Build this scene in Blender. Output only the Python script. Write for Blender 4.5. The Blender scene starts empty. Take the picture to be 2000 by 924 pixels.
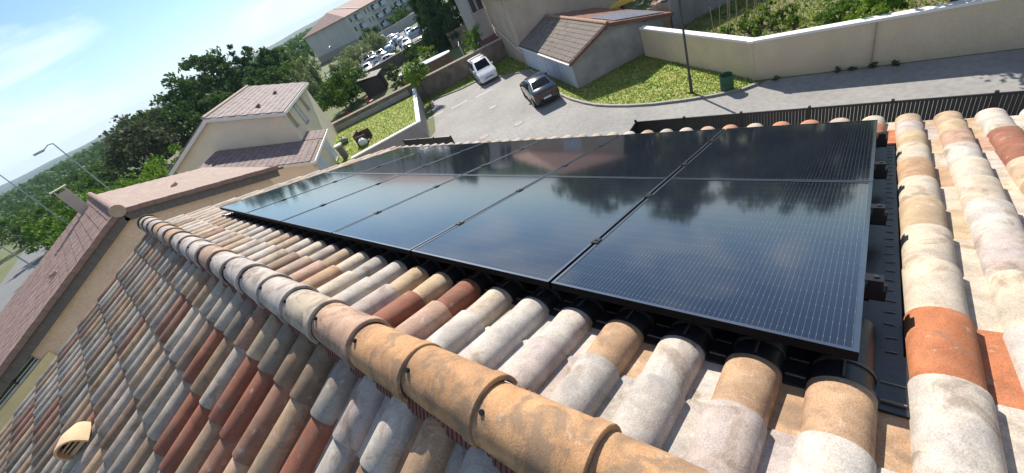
import bpy, math, random
import numpy as np
from mathutils import Matrix, Vector
R = math.radians
random.seed(7); rng = np.random.default_rng(11)
scene = bpy.context.scene
COL = scene.collection

# ------------------------------------------------------------------ camera
H = 9.6                                   # eye height above the street
cam_d = bpy.data.cameras.new('camera'); cam = bpy.data.objects.new('camera', cam_d); COL.objects.link(cam)
cam_d.sensor_width = 36.0; cam_d.lens = 36.0 * 776 / 2000
cam_d.clip_start = 0.05; cam_d.clip_end = 9000
right = Vector((0.5300, -0.7547, -0.3864)); fwd = Vector((0.5017, 0.6457, -0.5753))
right = (right - fwd * right.dot(fwd) / fwd.dot(fwd)).normalized(); fwd.normalize()
upv = right.cross(fwd)
cam.matrix_world = Matrix(((right.x, upv.x, -fwd.x, 0), (right.y, upv.y, -fwd.y, 0), (right.z, upv.z, -fwd.z, H), (0, 0, 0, 1)))
scene.camera = cam

# ------------------------------------------------------------------ world, sun, exposure
SUN_EL, SUN_AZ = 39.0, 47.0               # azimuth counted from +X towards +Y
world = bpy.data.worlds.new('World'); scene.world = world; world.use_nodes = True
nt = world.node_tree; nt.nodes.clear()
wo = nt.nodes.new('ShaderNodeOutputWorld'); bg = nt.nodes.new('ShaderNodeBackground')
sky = nt.nodes.new('ShaderNodeTexSky'); sky.sky_type = 'NISHITA'; sky.sun_disc = False
sky.sun_elevation = R(SUN_EL); sky.sun_rotation = R(90 - SUN_AZ)
sky.air_density = 0.9; sky.dust_density = 0.0; sky.ozone_density = 3.5
tc = nt.nodes.new('ShaderNodeTexCoord')
mp = nt.nodes.new('ShaderNodeMapping'); mp.inputs['Rotation'].default_value = (0, 0, R(35)); mp.inputs['Scale'].default_value = (1.1, 3.2, 7.0)
nz = nt.nodes.new('ShaderNodeTexNoise'); nz.inputs['Scale'].default_value = 1.6; nz.inputs['Detail'].default_value = 8; nz.inputs['Roughness'].default_value = 0.58; nz.inputs['Distortion'].default_value = 0.5
rp = nt.nodes.new('ShaderNodeValToRGB'); rp.color_ramp.elements[0].position = 0.48; rp.color_ramp.elements[1].position = 0.74
rp.color_ramp.elements[1].color = (0.85, 0.85, 0.85, 1)
mx = nt.nodes.new('ShaderNodeMix'); mx.data_type = 'RGBA'
cl = mx.inputs[7]; cl.default_value = (9.5, 10.2, 11.2, 1)
nt.links.new(tc.outputs['Generated'], mp.inputs['Vector']); nt.links.new(mp.outputs[0], nz.inputs['Vector'])
nt.links.new(nz.outputs['Fac'], rp.inputs[0]); nt.links.new(rp.outputs[0], mx.inputs[0])
nt.links.new(sky.outputs[0], mx.inputs[6]); nt.links.new(mx.outputs[2], bg.inputs[0])
bg.inputs[1].default_value = 0.076
nt.links.new(bg.outputs[0], wo.inputs[0])
sd = bpy.data.lights.new('sun', 'SUN'); sd.energy = 4.5; sd.angle = R(0.55); sd.color = (1.0, 0.94, 0.84)
sun = bpy.data.objects.new('sun', sd); COL.objects.link(sun)
sdir = Vector((math.cos(R(SUN_AZ)) * math.cos(R(SUN_EL)), math.sin(R(SUN_AZ)) * math.cos(R(SUN_EL)), math.sin(R(SUN_EL))))
sun.rotation_euler = (-sdir).to_track_quat('-Z', 'Y').to_euler(); sun.location = (0, 0, 60)
scene.view_settings.view_transform = 'Standard'; scene.view_settings.look = 'None'
scene.view_settings.exposure = 0.95; scene.view_settings.gamma = 1.0

# ------------------------------------------------------------------ materials
MATS = {}
def mat(name, col, rough=0.8, var=0.15, scale=6.0, bump=0.0, bscale=None, col2=None, metal=0.0, spec=0.5, speck=0.0, coat=0.0, stretch=None, detail=6):
    """noise-mottled principled material; col2 = second colour for broad patches"""
    if name in MATS: return MATS[name]
    m = bpy.data.materials.new(name); m.use_nodes = True; t = m.node_tree; b = t.nodes['Principled BSDF']
    N, Lk = t.nodes.new, t.links.new
    b.inputs['Roughness'].default_value = rough; b.inputs['Metallic'].default_value = metal
    b.inputs['Specular IOR Level'].default_value = spec; b.inputs['Coat Weight'].default_value = coat
    co = N('ShaderNodeTexCoord'); src = co.outputs['Object']
    if stretch:
        mpn = N('ShaderNodeMapping'); mpn.inputs['Scale'].default_value = stretch; Lk(src, mpn.inputs[0]); src = mpn.outputs[0]
    n1 = N('ShaderNodeTexNoise'); n1.inputs['Scale'].default_value = scale; n1.inputs['Detail'].default_value = detail; n1.inputs['Roughness'].default_value = 0.62
    Lk(src, n1.inputs['Vector'])
    r1 = N('ShaderNodeValToRGB'); r1.color_ramp.elements[0].position = 0.3; r1.color_ramp.elements[1].position = 0.72
    lo = [c * (1 - var) for c in col]; hi = [min(1, c * (1 + var)) for c in col]
    if col2: lo = col2
    r1.color_ramp.elements[0].color = (*lo, 1); r1.color_ramp.elements[1].color = (*hi, 1)
    Lk(n1.outputs['Fac'], r1.inputs[0]); out = r1.outputs[0]
    if speck > 0:
        n2 = N('ShaderNodeTexNoise'); n2.inputs['Scale'].default_value = scale * 14; n2.inputs['Detail'].default_value = 3
        Lk(src, n2.inputs['Vector'])
        r2 = N('ShaderNodeValToRGB'); r2.color_ramp.elements[0].position = 0.36; r2.color_ramp.elements[1].position = 0.6
        r2.color_ramp.elements[0].color = (1 - speck, 1 - speck, 1 - speck, 1)
        Lk(n2.outputs['Fac'], r2.inputs[0])
        mm = N('ShaderNodeMix'); mm.data_type = 'RGBA'; mm.blend_type = 'MULTIPLY'; mm.inputs[0].default_value = 1
        Lk(out, mm.inputs[6]); Lk(r2.outputs[0], mm.inputs[7]); out = mm.outputs[2]
    Lk(out, b.inputs['Base Color'])
    if bump > 0:
        n3 = N('ShaderNodeTexNoise'); n3.inputs['Scale'].default_value = bscale or scale * 8; n3.inputs['Detail'].default_value = 4
        Lk(src, n3.inputs['Vector'])
        bp = N('ShaderNodeBump'); bp.inputs['Strength'].default_value = bump; bp.inputs['Distance'].default_value = 0.02
        Lk(n3.outputs['Fac'], bp.inputs['Height']); Lk(bp.outputs[0], b.inputs['Normal'])
    MATS[name] = m; return m

def tile_mat(name, attr, stain=0.56, stain_amt=0.6, sscale=5.5):
    """weathered concrete roof tile: per-tile tint (object colour or mesh attribute), sandy grain, lichen stains"""
    m = bpy.data.materials.new(name); m.use_nodes = True; t = m.node_tree; b = t.nodes['Principled BSDF']
    N, Lk = t.nodes.new, t.links.new
    b.inputs['Roughness'].default_value = 0.82; b.inputs['Specular IOR Level'].default_value = 0.25
    if attr:
        ta = N('ShaderNodeAttribute'); ta.attribute_name = 'tint'; tint = ta.outputs['Color']
    else:
        ta = N('ShaderNodeObjectInfo'); tint = ta.outputs['Color']
    geo = N('ShaderNodeNewGeometry'); pos = geo.outputs['Position']
    def noise(scale, detail=5, rough=0.6, dist=0):
        n = N('ShaderNodeTexNoise'); n.inputs['Scale'].default_value = scale; n.inputs['Detail'].default_value = detail
        n.inputs['Roughness'].default_value = rough; n.inputs['Distortion'].default_value = dist; Lk(pos, n.inputs['Vector']); return n.outputs['Fac']
    def ramp(f, p0, c0, p1, c1):
        r = N('ShaderNodeValToRGB'); e = r.color_ramp.elements; e[0].position = p0; e[1].position = p1; e[0].color = (*c0, 1); e[1].color = (*c1, 1); Lk(f, r.inputs[0]); return r.outputs[0]
    def mix(f, a, c, mode='MIX', fac=None):
        x = N('ShaderNodeMix'); x.data_type = 'RGBA'; x.blend_type = mode
        if fac is None: Lk(f, x.inputs[0])
        else: x.inputs[0].default_value = fac
        Lk(a, x.inputs[6])
        if isinstance(c, tuple): x.inputs[7].default_value = (*c, 1)
        else: Lk(c, x.inputs[7])
        return x.outputs[2]
    g = ramp(noise(210, 3, 0.75), 0.34, (0.46, 0.44, 0.42), 0.60, (1.12, 1.10, 1.08))
    c = mix(None, tint, g, 'MULTIPLY', 0.55)
    bl = ramp(noise(9, 6, 0.65, 0.6), 0.38, (0.72, 0.68, 0.66), 0.66, (1.14, 1.12, 1.08))
    c = mix(None, c, bl, 'MULTIPLY', 0.8)
    warm = ramp(noise(5.5, 5, 0.6, 0.8), 0.40, (0.93, 0.94, 0.96), 0.64, (1.03, 0.96, 0.89))
    c = mix(None, c, warm, 'MULTIPLY', 1.0)
    st = ramp(noise(sscale, 7, 0.62, 0.6), stain, (0, 0, 0), stain + .09, (1, 1, 1))
    stm = N('ShaderNodeMath'); stm.operation = 'MULTIPLY'; stm.inputs[1].default_value = stain_amt; Lk(st, stm.inputs[0])
    c = mix(stm.outputs[0], c, (0.15, 0.115, 0.085))
    pale = ramp(noise(17, 5, 0.6), 0.62, (0, 0, 0), 0.75, (0.4, 0.4, 0.4))
    c = mix(pale, c, (0.62, 0.58, 0.53))
    dk = ramp(noise(330, 2, 0.5), 0.30, (0.35, 0.33, 0.3), 0.36, (1, 1, 1))
    c = mix(None, c, dk, 'MULTIPLY', 0.6)
    Lk(c, b.inputs['Base Color'])
    bp = N('ShaderNodeBump'); bp.inputs['Strength'].default_value = 0.35; bp.inputs['Distance'].default_value = 0.004
    Lk(noise(120, 4, 0.7), bp.inputs['Height']); Lk(bp.outputs[0], b.inputs['Normal'])
    return m
M_TILE = tile_mat('roof_tile_concrete', False); M_TILE_S = tile_mat('roof_tile_concrete_attribute', True); M_RIDGE = tile_mat('ridge_tile_clay', False, 0.50, 0.62, 7.0)

def leaf_mat(name, c1, c2, trans=0.25):
    if name in MATS: return MATS[name]
    m = bpy.data.materials.new(name); m.use_nodes = True; t = m.node_tree; b = t.nodes['Principled BSDF']
    N, Lk = t.nodes.new, t.links.new
    geo = N('ShaderNodeNewGeometry')
    n = N('ShaderNodeTexNoise'); n.inputs['Scale'].default_value = 0.9; n.inputs['Detail'].default_value = 5; Lk(geo.outputs['Position'], n.inputs['Vector'])
    r = N('ShaderNodeValToRGB'); r.color_ramp.elements[0].position = 0.34; r.color_ramp.elements[1].position = 0.66
    r.color_ramp.elements[0].color = (*c1, 1); r.color_ramp.elements[1].color = (*c2, 1); Lk(n.outputs['Fac'], r.inputs[0])
    Lk(r.outputs[0], b.inputs['Base Color']); b.inputs['Roughness'].default_value = 0.7; b.inputs['Specular IOR Level'].default_value = 0.12
    tr = N('ShaderNodeBsdfTranslucent'); Lk(r.outputs[0], tr.inputs[0])
    mxs = N('ShaderNodeMixShader'); mxs.inputs[0].default_value = trans
    Lk(b.outputs[0], mxs.inputs[1]); Lk(tr.outputs[0], mxs.inputs[2]); Lk(mxs.outputs[0], t.nodes['Material Output'].inputs[0])
    MATS[name] = m; return m

def panel_glass_mat():
    m = bpy.data.materials.new('solar_glass'); m.use_nodes = True; t = m.node_tree; b = t.nodes['Principled BSDF']
    N, Lk = t.nodes.new, t.links.new
    co = N('ShaderNodeTexCoord'); sp = N('ShaderNodeSeparateXYZ'); Lk(co.outputs['Object'], sp.inputs[0])
    def mth(op, a, bb=None, c=None):
        n = N('ShaderNodeMath'); n.operation = op
        for i, v in enumerate((a, bb, c)):
            if v is None: continue
            if isinstance(v, (int, float)): n.inputs[i].default_value = v
            else: Lk(v, n.inputs[i])
        return n.outputs[0]
    def line(coord, pitch, width, off=0.0):       # 1 on a thin line repeated every pitch
        q = mth('ABSOLUTE', mth('SUBTRACT', mth('FRACT', mth('ADD', mth('DIVIDE', coord, pitch), off)), 0.5))
        return mth('LESS_THAN', q, width / pitch / 2)
    x, y = sp.outputs['X'], sp.outputs['Y']
    bus = line(y, 0.0184, 0.0017)
    dots = line(x, 0.0895, 0.0085)
    cellgap = mth('MAXIMUM', line(x, 0.0895, 0.0022), line(y, 0.1840, 0.0028, 0.5))
    half = mth('LESS_THAN', mth('ABSOLUTE', x), 0.006)
    nzn = N('ShaderNodeTexNoise'); nzn.inputs['Scale'].default_value = 2.2; nzn.inputs['Detail'].default_value = 5; Lk(co.outputs['Object'], nzn.inputs['Vector'])
    v = mth('MULTIPLY', bus, mth('ADD', 0.30, mth('MULTIPLY', dots, 0.7)))
    mA = N('ShaderNodeMix'); mA.data_type = 'RGBA'; mA.inputs[6].default_value = (0.0055, 0.0075, 0.016, 1); mA.inputs[7].default_value = (0.15, 0.17, 0.20, 1); Lk(v, mA.inputs[0])
    mB = N('ShaderNodeMix'); mB.data_type = 'RGBA'; mB.inputs[7].default_value = (0.012, 0.012, 0.014, 1); Lk(mA.outputs[2], mB.inputs[6]); Lk(mth('MULTIPLY', mth('MAXIMUM', cellgap, half), 0.7), mB.inputs[0])
    # dust and dried spots
    n2 = N('ShaderNodeTexNoise'); n2.inputs['Scale'].default_value = 46; n2.inputs['Detail'].default_value = 3; n2.inputs['Distortion'].default_value = 0.8; Lk(co.outputs['Object'], n2.inputs['Vector'])
    spots = mth('MULTIPLY', mth('GREATER_THAN', n2.outputs['Fac'], 0.755), 0.35)
    dust = mth('ADD', spots, mth('MULTIPLY', mth('SUBTRACT', nzn.outputs['Fac'], 0.35), 0.035))
    mC = N('ShaderNodeMix'); mC.data_type = 'RGBA'; mC.clamp_factor = True; mC.inputs[7].default_value = (0.42, 0.41, 0.40, 1); Lk(mB.outputs[2], mC.inputs[6]); Lk(dust, mC.inputs[0])
    Lk(mC.outputs[2], b.inputs['Base Color'])
    rr = mth('ADD', 0.05, mth('MULTIPLY', nzn.outputs['Fac'], 0.05)); Lk(rr, b.inputs['Roughness'])
    b.inputs['IOR'].default_value = 1.52; b.inputs['Coat Weight'].default_value = 0.5; b.inputs['Coat IOR'].default_value = 1.5; b.inputs['Coat Roughness'].default_value = 0.055
    n3 = N('ShaderNodeTexNoise'); n3.inputs['Scale'].default_value = 1.3; n3.inputs['Detail'].default_value = 2; Lk(co.outputs['Object'], n3.inputs['Vector'])
    bp = N('ShaderNodeBump'); bp.inputs['Strength'].default_value = 0.05; bp.inputs['Distance'].default_value = 0.02; Lk(n3.outputs['Fac'], bp.inputs['Height']); Lk(bp.outputs[0], b.inputs['Normal'])
    return m

def glass_mat(name, col=(0.02, 0.03, 0.04), rough=0.06):
    return mat(name, col, rough, 0.2, 3, spec=0.7)

# ------------------------------------------------------------------ mesh helpers
class MB:
    def __init__(s): s.v = []; s.f = []; s.m = []; s.cur = 0
    def add(s, vs, fs):
        o = len(s.v); s.v += [tuple(v) for v in vs]; s.f += [tuple(i + o for i in f) for f in fs]; s.m += [s.cur] * len(fs); return s
    def box(s, x0, y0, z0, x1, y1, z1):
        return s.add([(x0, y0, z0), (x1, y0, z0), (x1, y1, z0), (x0, y1, z0), (x0, y0, z1), (x1, y0, z1), (x1, y1, z1), (x0, y1, z1)],
                     [(0, 3, 2, 1), (4, 5, 6, 7), (0, 1, 5, 4), (1, 2, 6, 5), (2, 3, 7, 6), (3, 0, 4, 7)])
    def prism(s, poly, z0, z1):               # horizontal polygon extruded upwards
        n = len(poly); vs = [(p[0], p[1], z0) for p in poly] + [(p[0], p[1], z1) for p in poly]
        fs = [tuple(range(n - 1, -1, -1)), tuple(range(n, 2 * n))] + [(i, (i + 1) % n, n + (i + 1) % n, n + i) for i in range(n)]
        return s.add(vs, fs)
    def extr(s, poly, d):                     # any planar polygon extruded by vector d
        n = len(poly); d = Vector(d); vs = [Vector(p) for p in poly] + [Vector(p) + d for p in poly]
        return s.add(vs, [tuple(range(n - 1, -1, -1)), tuple(range(n, 2 * n))] + [(i, (i + 1) % n, n + (i + 1) % n, n + i) for i in range(n)])
    def tube(s, pts, rad, n=8, cap=True):
        pts = [Vector(p) for p in pts]; rs = rad if isinstance(rad, (list, tuple)) else [rad] * len(pts)
        vs = []; fs = []
        for i, p in enumerate(pts):
            d = (pts[min(i + 1, len(pts) - 1)] - pts[max(i - 1, 0)]).normalized()
            a = d.orthogonal().normalized() if abs(d.z) < 0.99 else Vector((1, 0, 0)); b_ = d.cross(a)
            for k in range(n):
                q = 2 * math.pi * k / n; vs.append(p + (a * math.cos(q) + b_ * math.sin(q)) * rs[i])
        for i in range(len(pts) - 1):
            for k in range(n): fs.append((i * n + k, i * n + (k + 1) % n, (i + 1) * n + (k + 1) % n, (i + 1) * n + k))
        if cap: fs += [tuple(range(n - 1, -1, -1)), tuple((len(pts) - 1) * n + k for k in range(n))]
        return s.add(vs, fs)
    def loft(s, secs, cap=True):
        n = len(secs[0]); vs = [p for sec in secs for p in sec]; fs = []
        for i in range(len(secs) - 1):
            for k in range(n): fs.append((i * n + k, i * n + (k + 1) % n, (i + 1) * n + (k + 1) % n, (i + 1) * n + k))
        if cap: fs += [tuple(range(n - 1, -1, -1)), tuple((len(secs) - 1) * n + k for k in range(n))]
        return s.add(vs, fs)
    def mesh(s, name, mats, smooth=False):
        me = bpy.data.meshes.new(name); me.from_pydata(s.v, [], s.f)
        for m in (mats if isinstance(mats, (list, tuple)) else [mats]): me.materials.append(m)
        if any(s.m): me.polygons.foreach_set('material_index', s.m)
        if smooth:
            me.polygons.foreach_set('use_smooth', [True] * len(me.polygons))
            me.set_sharp_from_angle(angle=R(40))
        me.update(); return me

W = {}                                        # world matrix of every parent
def T(x, y, z, rz=0.0): return Matrix.Translation((x, y, z)) @ Matrix.Rotation(rz, 4, 'Z')
def tag(o, label=None, cat=None, group=None, kind=None):
    if label: o['label'] = label
    if cat: o['category'] = cat
    if group: o['group'] = group
    if kind: o['kind'] = kind
    return o
def link(name, data, mw=None, parent=None):
    """mw = world matrix; parts keep their world place under their parent"""
    o = bpy.data.objects.new(name, data); COL.objects.link(o)
    mw = mw if mw is not None else (W[parent.name] if parent else Matrix())
    if parent:
        o.parent = parent; o.matrix_local = W[parent.name].inverted() @ mw
    else: o.matrix_world = mw
    W[o.name] = mw; return o
def thing(name, mw, label, cat, group=None): return tag(link(name, None, mw), label, cat, group)
def part(name, mb, mats, parent, mw=None, smooth=False, label=None, kind=None):
    return tag(link(name, mb.mesh(name, mats, smooth), mw, parent), label, None, None, kind)
def struct(name, mb, mats, mw=None): return tag(link(name, mb.mesh(name, mats), mw), kind='structure')

def fast_quads(name, co, m, tint=None, nv=4):
    """co: (n, nv, 3) array -> mesh of n loose polygons"""
    n = co.shape[0]; me = bpy.data.meshes.new(name)
    me.vertices.add(n * nv); me.vertices.foreach_set('co', co.reshape(-1).astype(np.float32))
    me.loops.add(n * nv); me.loops.foreach_set('vertex_index', np.arange(n * nv, dtype=np.int32))
    me.polygons.add(n); me.polygons.foreach_set('loop_start', np.arange(0, n * nv, nv, dtype=np.int32))
    me.materials.append(m); me.update(calc_edges=True); return me

# ================================================================== THE ROOF WE STAND ON
TH = R(18.79); CT, ST = math.cos(TH), math.sin(TH)
Nv = Vector((ST, 0, CT)); Dv = Vector((CT, 0, -ST))          # right slope: normal, down-slope
N2 = Vector((-ST, 0, CT)); D2 = Vector((-CT, 0, -ST))        # left slope
RX, RZ = 0.255, H - 1.248                                    # ridge line
Y0, Y1 = -2.6, 8.36                                          # verges
CREST = 1.10; PAN = CREST + 0.082                            # depth of tile crests / pans below the eye plane
def RS(s, y, h): return Vector((0, y, H)) - Nv * h + Dv * s
def LS(s, y, off=0.0): return Vector((RX, y, RZ)) + N2 * off + D2 * s

M_RENDER = mat('cream_render', (0.55, 0.47, 0.37), 0.9, 0.08, 2.0, 0.3, 60, speck=0.1)
M_RENDER_P = mat('pinkish_render', (0.78, 0.56, 0.41), 0.92, 0.08, 1.2, 0.35, 70, speck=0.12)
M_WOOD = mat('stained_wood', (0.10, 0.055, 0.035), 0.7, 0.3, 5, 0.2, stretch=(1, 1, 6))
M_BLACKPL = mat('black_plastic', (0.017, 0.017, 0.019), 0.42, 0.3, 8, 0.1, 30)
M_BLACKM = mat('black_anodised', (0.012, 0.012, 0.014), 0.5, 0.2, 6, spec=0.25)
M_FRAMESHEEN = mat('panel_frame_top_sheen', (0.17, 0.18, 0.20), 0.25, 0.1, 6, metal=0.9); M_FRAMEUNLIT = mat('panel_frame_side_unlit', (0.008, 0.008, 0.009), 0.6, 0.2, 6, spec=0.05)  # sky sheen painted lighter on frame tops, dark reflection painted on sides
M_STEEL = mat('clamp_steel', (0.10, 0.10, 0.11), 0.3, 0.2, 9, metal=0.8)
M_TERRA = mat('terracotta_strip', (0.17, 0.062, 0.045), 0.8, 0.25, 14, 0.2)

house = thing('main_house', T(RX, 3, 0), 'house whose long tiled roof fills the foreground under the solar panels', 'house')
wallmb = MB()
xr = RX + 4.1; xl = RX - 4.1; ze = RZ - 4.1 * math.tan(TH) - 0.22
wallmb.extr([(xl, Y0 + .3, 0), (xr, Y0 + .3, 0), (xr, Y0 + .3, ze), (RX, Y0 + .3, RZ - .22), (xl, Y0 + .3, ze)], (0, Y1 - Y0 - .6, 0))
part('wall', wallmb, M_RENDER, house, Matrix())
deck = MB()
deck.extr([tuple(RS(0.66, Y0, PAN + 0.05)), tuple(RS(5.12, Y0, PAN + 0.05)), tuple(RS(5.12, Y0, PAN + 0.10)), tuple(RS(0.62, Y0, PAN + 0.10))], (0, Y1 - Y0 - .1, 0))
deck.extr([tuple(LS(0.0, Y0, -.15)), tuple(LS(0, Y0, -.185)), tuple(LS(4.5, Y0, -.185)), tuple(LS(4.5, Y0, -.15))], (0, Y1 - Y0 - .1, 0))
roof = part('roof', deck, M_WOOD, house, Matrix())

TW, TP = 0.25, 0.25
def tile_mesh(L, name, lo_w=1.0):
    """one Roman tile: barrel roll on the left, flat pan on the right (seen down-slope, right = -y); x runs down-slope, origin at lower end crest"""
    mb = MB(); n = 14; a0, a1 = 0.085, 0.0915; h0, h1 = 0.076, 0.081; th = 0.012
    secs = []
    for (x, a, h, dz) in ((-L, a0, h0, -0.014), (-L * .5, (a0 + a1) / 2, (h0 + h1) / 2, -0.006), (-0.006, a1, h1, 0.0), (0.0, a1 - .003, h1 - .003, -0.001)):
        top = []; bot = []
        for k in range(n + 1):
            q = math.pi * k / n; c, s_ = math.cos(q), math.sin(q)
            top.append((x, a * c, h * (s_ ** 0.80) - 0.082 + dz)); bot.append((x, (a - th) * c, (h - th) * (s_ ** 0.80) - 0.082 + dz))
        # pan: flat flange on the -y side, starts under the roll foot
        px = x + (0.018 if x > -L * .3 else 0)
        pan_t = [(px, -a - 0.012, -0.078 + dz * .6 - .006), (px, -a - 0.085, -0.073 + dz * .6 - .006)]
        pan_b = [(px, -a - 0.085, -0.088 + dz * .6 - .006), (px, -a - 0.012, -0.092 + dz * .6 - .006)]
        secs.append(top + pan_t + pan_b + bot[::-1])
    mb.loft(secs)
    return mb.mesh(name, M_TILE, True)
TILE = tile_mesh(0.455, 'roof_tile'); TILE_CUT = tile_mesh(0.27, 'roof_tile_cut'); TILE_EAVE = tile_mesh(0.33, 'roof_tile_eave')

PAL = {'ridgegrey': (.47, .44, .42), 'ridgetan': (.47, .285, .155), 'cream': (.51, .45, .37), 'white': (.50, .475, .44), 'grey': (.40, .38, .355), 'mauve': (.43, .38, .36), 'bluegrey': (.35, .34, .335), 'tan': (.43, .295, .19),
       'ochre': (.47, .37, .25), 'pink': (.46, .315, .24), 'brick': (.27, .115, .075), 'orange': (.42, .165, .08), 'brown': (.25, .165, .11), 'dark': (.19, .165, .145)}
def pick(side):
    if side == 'R': ks, ws = ('cream', 'white', 'grey', 'tan', 'ochre', 'pink', 'mauve', 'brick', 'brown'), (22, 24, 16, 10, 10, 10, 6, 3, 2)
    elif side == 'V': ks, ws = ('cream', 'white', 'pink', 'tan', 'ochre', 'mauve', 'orange'), (34, 26, 16, 9, 8, 6, 3)
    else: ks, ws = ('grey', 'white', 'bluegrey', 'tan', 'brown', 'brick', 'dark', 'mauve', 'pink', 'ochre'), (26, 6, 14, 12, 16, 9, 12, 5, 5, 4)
    c = PAL[random.choices(ks, ws)[0]]; j = random.uniform(.88, 1.12); bl = (.45, .395, .33) if side != 'L' else (.33, .29, .245); w = random.uniform(.15, .45); c = (c[0], c[1] * .985, c[2] * .90) if side == 'L' else c  # left tints darkened for the shaded slope, warmed against blue sky fill
    return tuple(min(1, (v * (1 - w) + b_ * w) * j * random.uniform(.985, 1.015)) for v, b_ in zip(c, bl))

def rot_slope(d, n):                        # columns: x = down-slope, y' , z = normal
    yv = n.cross(d); return Matrix(((d.x, yv.x, n.x, 0), (d.y, yv.y, n.y, 0), (d.z, yv.z, n.z, 0), (0, 0, 0, 1)))
ROT_R, ROT_L = rot_slope(Dv, Nv), rot_slope(D2, N2)
SETC = {}                                   # remembered colours of individual tiles: (side, column, row)
for k, c in {('R', -1, 3): 'orange', ('R', -1, 2): 'white', ('R', -1, 1): 'white', ('R', -1, 4): 'cream', ('R', -1, 5): 'cream', ('R', -1, 6): 'ochre', ('R', -1, 7): 'cream', ('R', -1, 8): 'tan', ('R', -1, 9): 'cream', ('R', -1, 10): 'ochre', ('R', -1, 11): 'mauve',
             ('R', -2, 3): 'white', ('R', -2, 4): 'cream', ('R', -2, 5): 'mauve', ('R', -2, 6): 'white', ('R', -2, 7): 'cream', ('R', -2, 8): 'cream', ('R', -2, 9): 'white', ('R', -2, 10): 'pink', ('R', -2, 11): 'ochre',
             ('R', 0, 1): 'white', ('R', 0, 2): 'tan', ('R', 1, 1): 'mauve', ('R', 1, 2): 'tan', ('R', 2, 1): 'grey', ('R', 2, 2): 'white', ('R', 3, 1): 'grey', ('R', 3, 2): 'tan', ('R', 4, 1): 'mauve', ('R', 4, 2): 'white',
             ('R', 5, 1): 'white', ('R', 5, 2): 'white', ('R', 6, 1): 'white', ('R', 6, 2): 'cream', ('R', 7, 1): 'pink', ('R', 7, 2): 'brick', ('R', 8, 1): 'brick', ('R', 8, 2): 'ochre', ('R', 9, 1): 'mauve', ('R', 9, 2): 'ochre',
             ('R', 10, 1): 'white', ('R', 10, 2): 'white', ('R', 11, 1): 'cream', ('R', 11, 2): 'grey', ('R', 12, 1): 'tan', ('R', 13, 1): 'pink', ('R', -3, 9): 'brick', ('R', -3, 10): 'brick', ('R', 0, 11): 'orange',
             ('L', 7, 1): 'grey', ('L', 6, 0): 'white', ('L', 5, 0): 'tan', ('L', 7, 0): 'mauve', ('L', 4, 0): 'grey', ('L', 8, 1): 'brick', ('L', 11, 1): 'brick', ('L', 12, 1): 'brick', ('L', 15, 1): 'brick', ('L', 7, 2): 'grey', ('L', 9, 2): 'tan', ('L', 13, 2): 'brick', ('L', 14, 2): 'brick'}.items(): SETC[k] = PAL[c]
VENT_COL, VENT_ROW = 19, 3
tiles = []                                  # (mesh, matrix, colour)
SROW = [0.68 + 0.39 * k for k in range(0, 12)] + [5.24]
for c in range(-10, 34):
    y = -0.03 + 0.25 * c
    under = -0.1 < y < 7.06
    for k, s in enumerate(SROW):
        if k == 0: continue
        me = TILE; ss = s
        if under and k == 2: me, ss = TILE_CUT, 1.315
        elif under and 2 < k < 11: continue
        if k == 12: me = TILE_EAVE
        if k == 11: ss = 4.93
        col = SETC.get(('R', c, k)) or pick('V' if c < 0 or k > 8 else 'R')
        p = RS(ss + random.uniform(-.006, .006), y + random.uniform(-.003, .003), CREST + random.uniform(-.002, .002))
        tiles.append((me, Matrix.Translation(p) @ ROT_R @ Matrix.Rotation(R(random.uniform(-.7, .7)), 4, 'Z'), col))
    for k in range(0, 11):
        s = 0.43 + 0.41 * k
        if s > 4.6: continue
        if c == VENT_COL and k == VENT_ROW + 1: pass
        col = SETC.get(('L', c, k)) or pick('L')
        p = LS(s + random.uniform(-.007, .007), y - 0.06 + random.uniform(-.004, .004), random.uniform(-.002, .002))
        tiles.append((TILE, Matrix.Translation(p) @ ROT_L @ Matrix.Rotation(R(random.uniform(-.8, .8)), 4, 'Z'), col))
# nearest 300 in view as single tiles, the rest joined
def in_view(p):
    d = p - Vector((0, 0, H)); z = d.dot(fwd)
    if z < 0.12: return -1
    x, yy = d.dot(right) / z, -d.dot(upv) / z
    if abs(x) > 1.45 or abs(yy) > 0.74: return -1
    return 1 / d.length
order = sorted(range(len(tiles)), key=lambda i: -in_view(tiles[i][1].to_translation()))
single = set(i for i in order[:300] if in_view(tiles[i][1].to_translation()) > 0)
bulk_v, bulk_f, bulk_t = [], [], []
base = {me: (np.array([v.co for v in me.vertices]), [tuple(p.vertices) for p in me.polygons]) for me in (TILE, TILE_CUT, TILE_EAVE)}
nb = 0
for i, (me, mw, col) in enumerate(tiles):
    if i in single:
        o = link('roof_tile', me, mw, roof); o.color = (*col, 1)
    else:
        V, F = base[me]; A = np.array(mw); bulk_v.append(V @ A[:3, :3].T + A[:3, 3]); bulk_f += [tuple(a + nb for a in f) for f in F]
        bulk_t += [(*col, 1)] * len(V); nb += len(V)
me = bpy.data.meshes.new('roof_tiles_beyond'); me.from_pydata(np.vstack(bulk_v).tolist(), [], bulk_f)
at = me.color_attributes.new('tint', 'FLOAT_COLOR', 'POINT'); at.data.foreach_set('color', [x for t_ in bulk_t for x in t_])
me.materials.append(M_TILE_S); me.polygons.foreach_set('use_smooth', [True] * len(me.polygons)); me.set_sharp_from_angle(angle=R(40)); me.update()
tag(link('roof_tiles_beyond', me, Matrix(), roof), kind='stuff')

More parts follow.
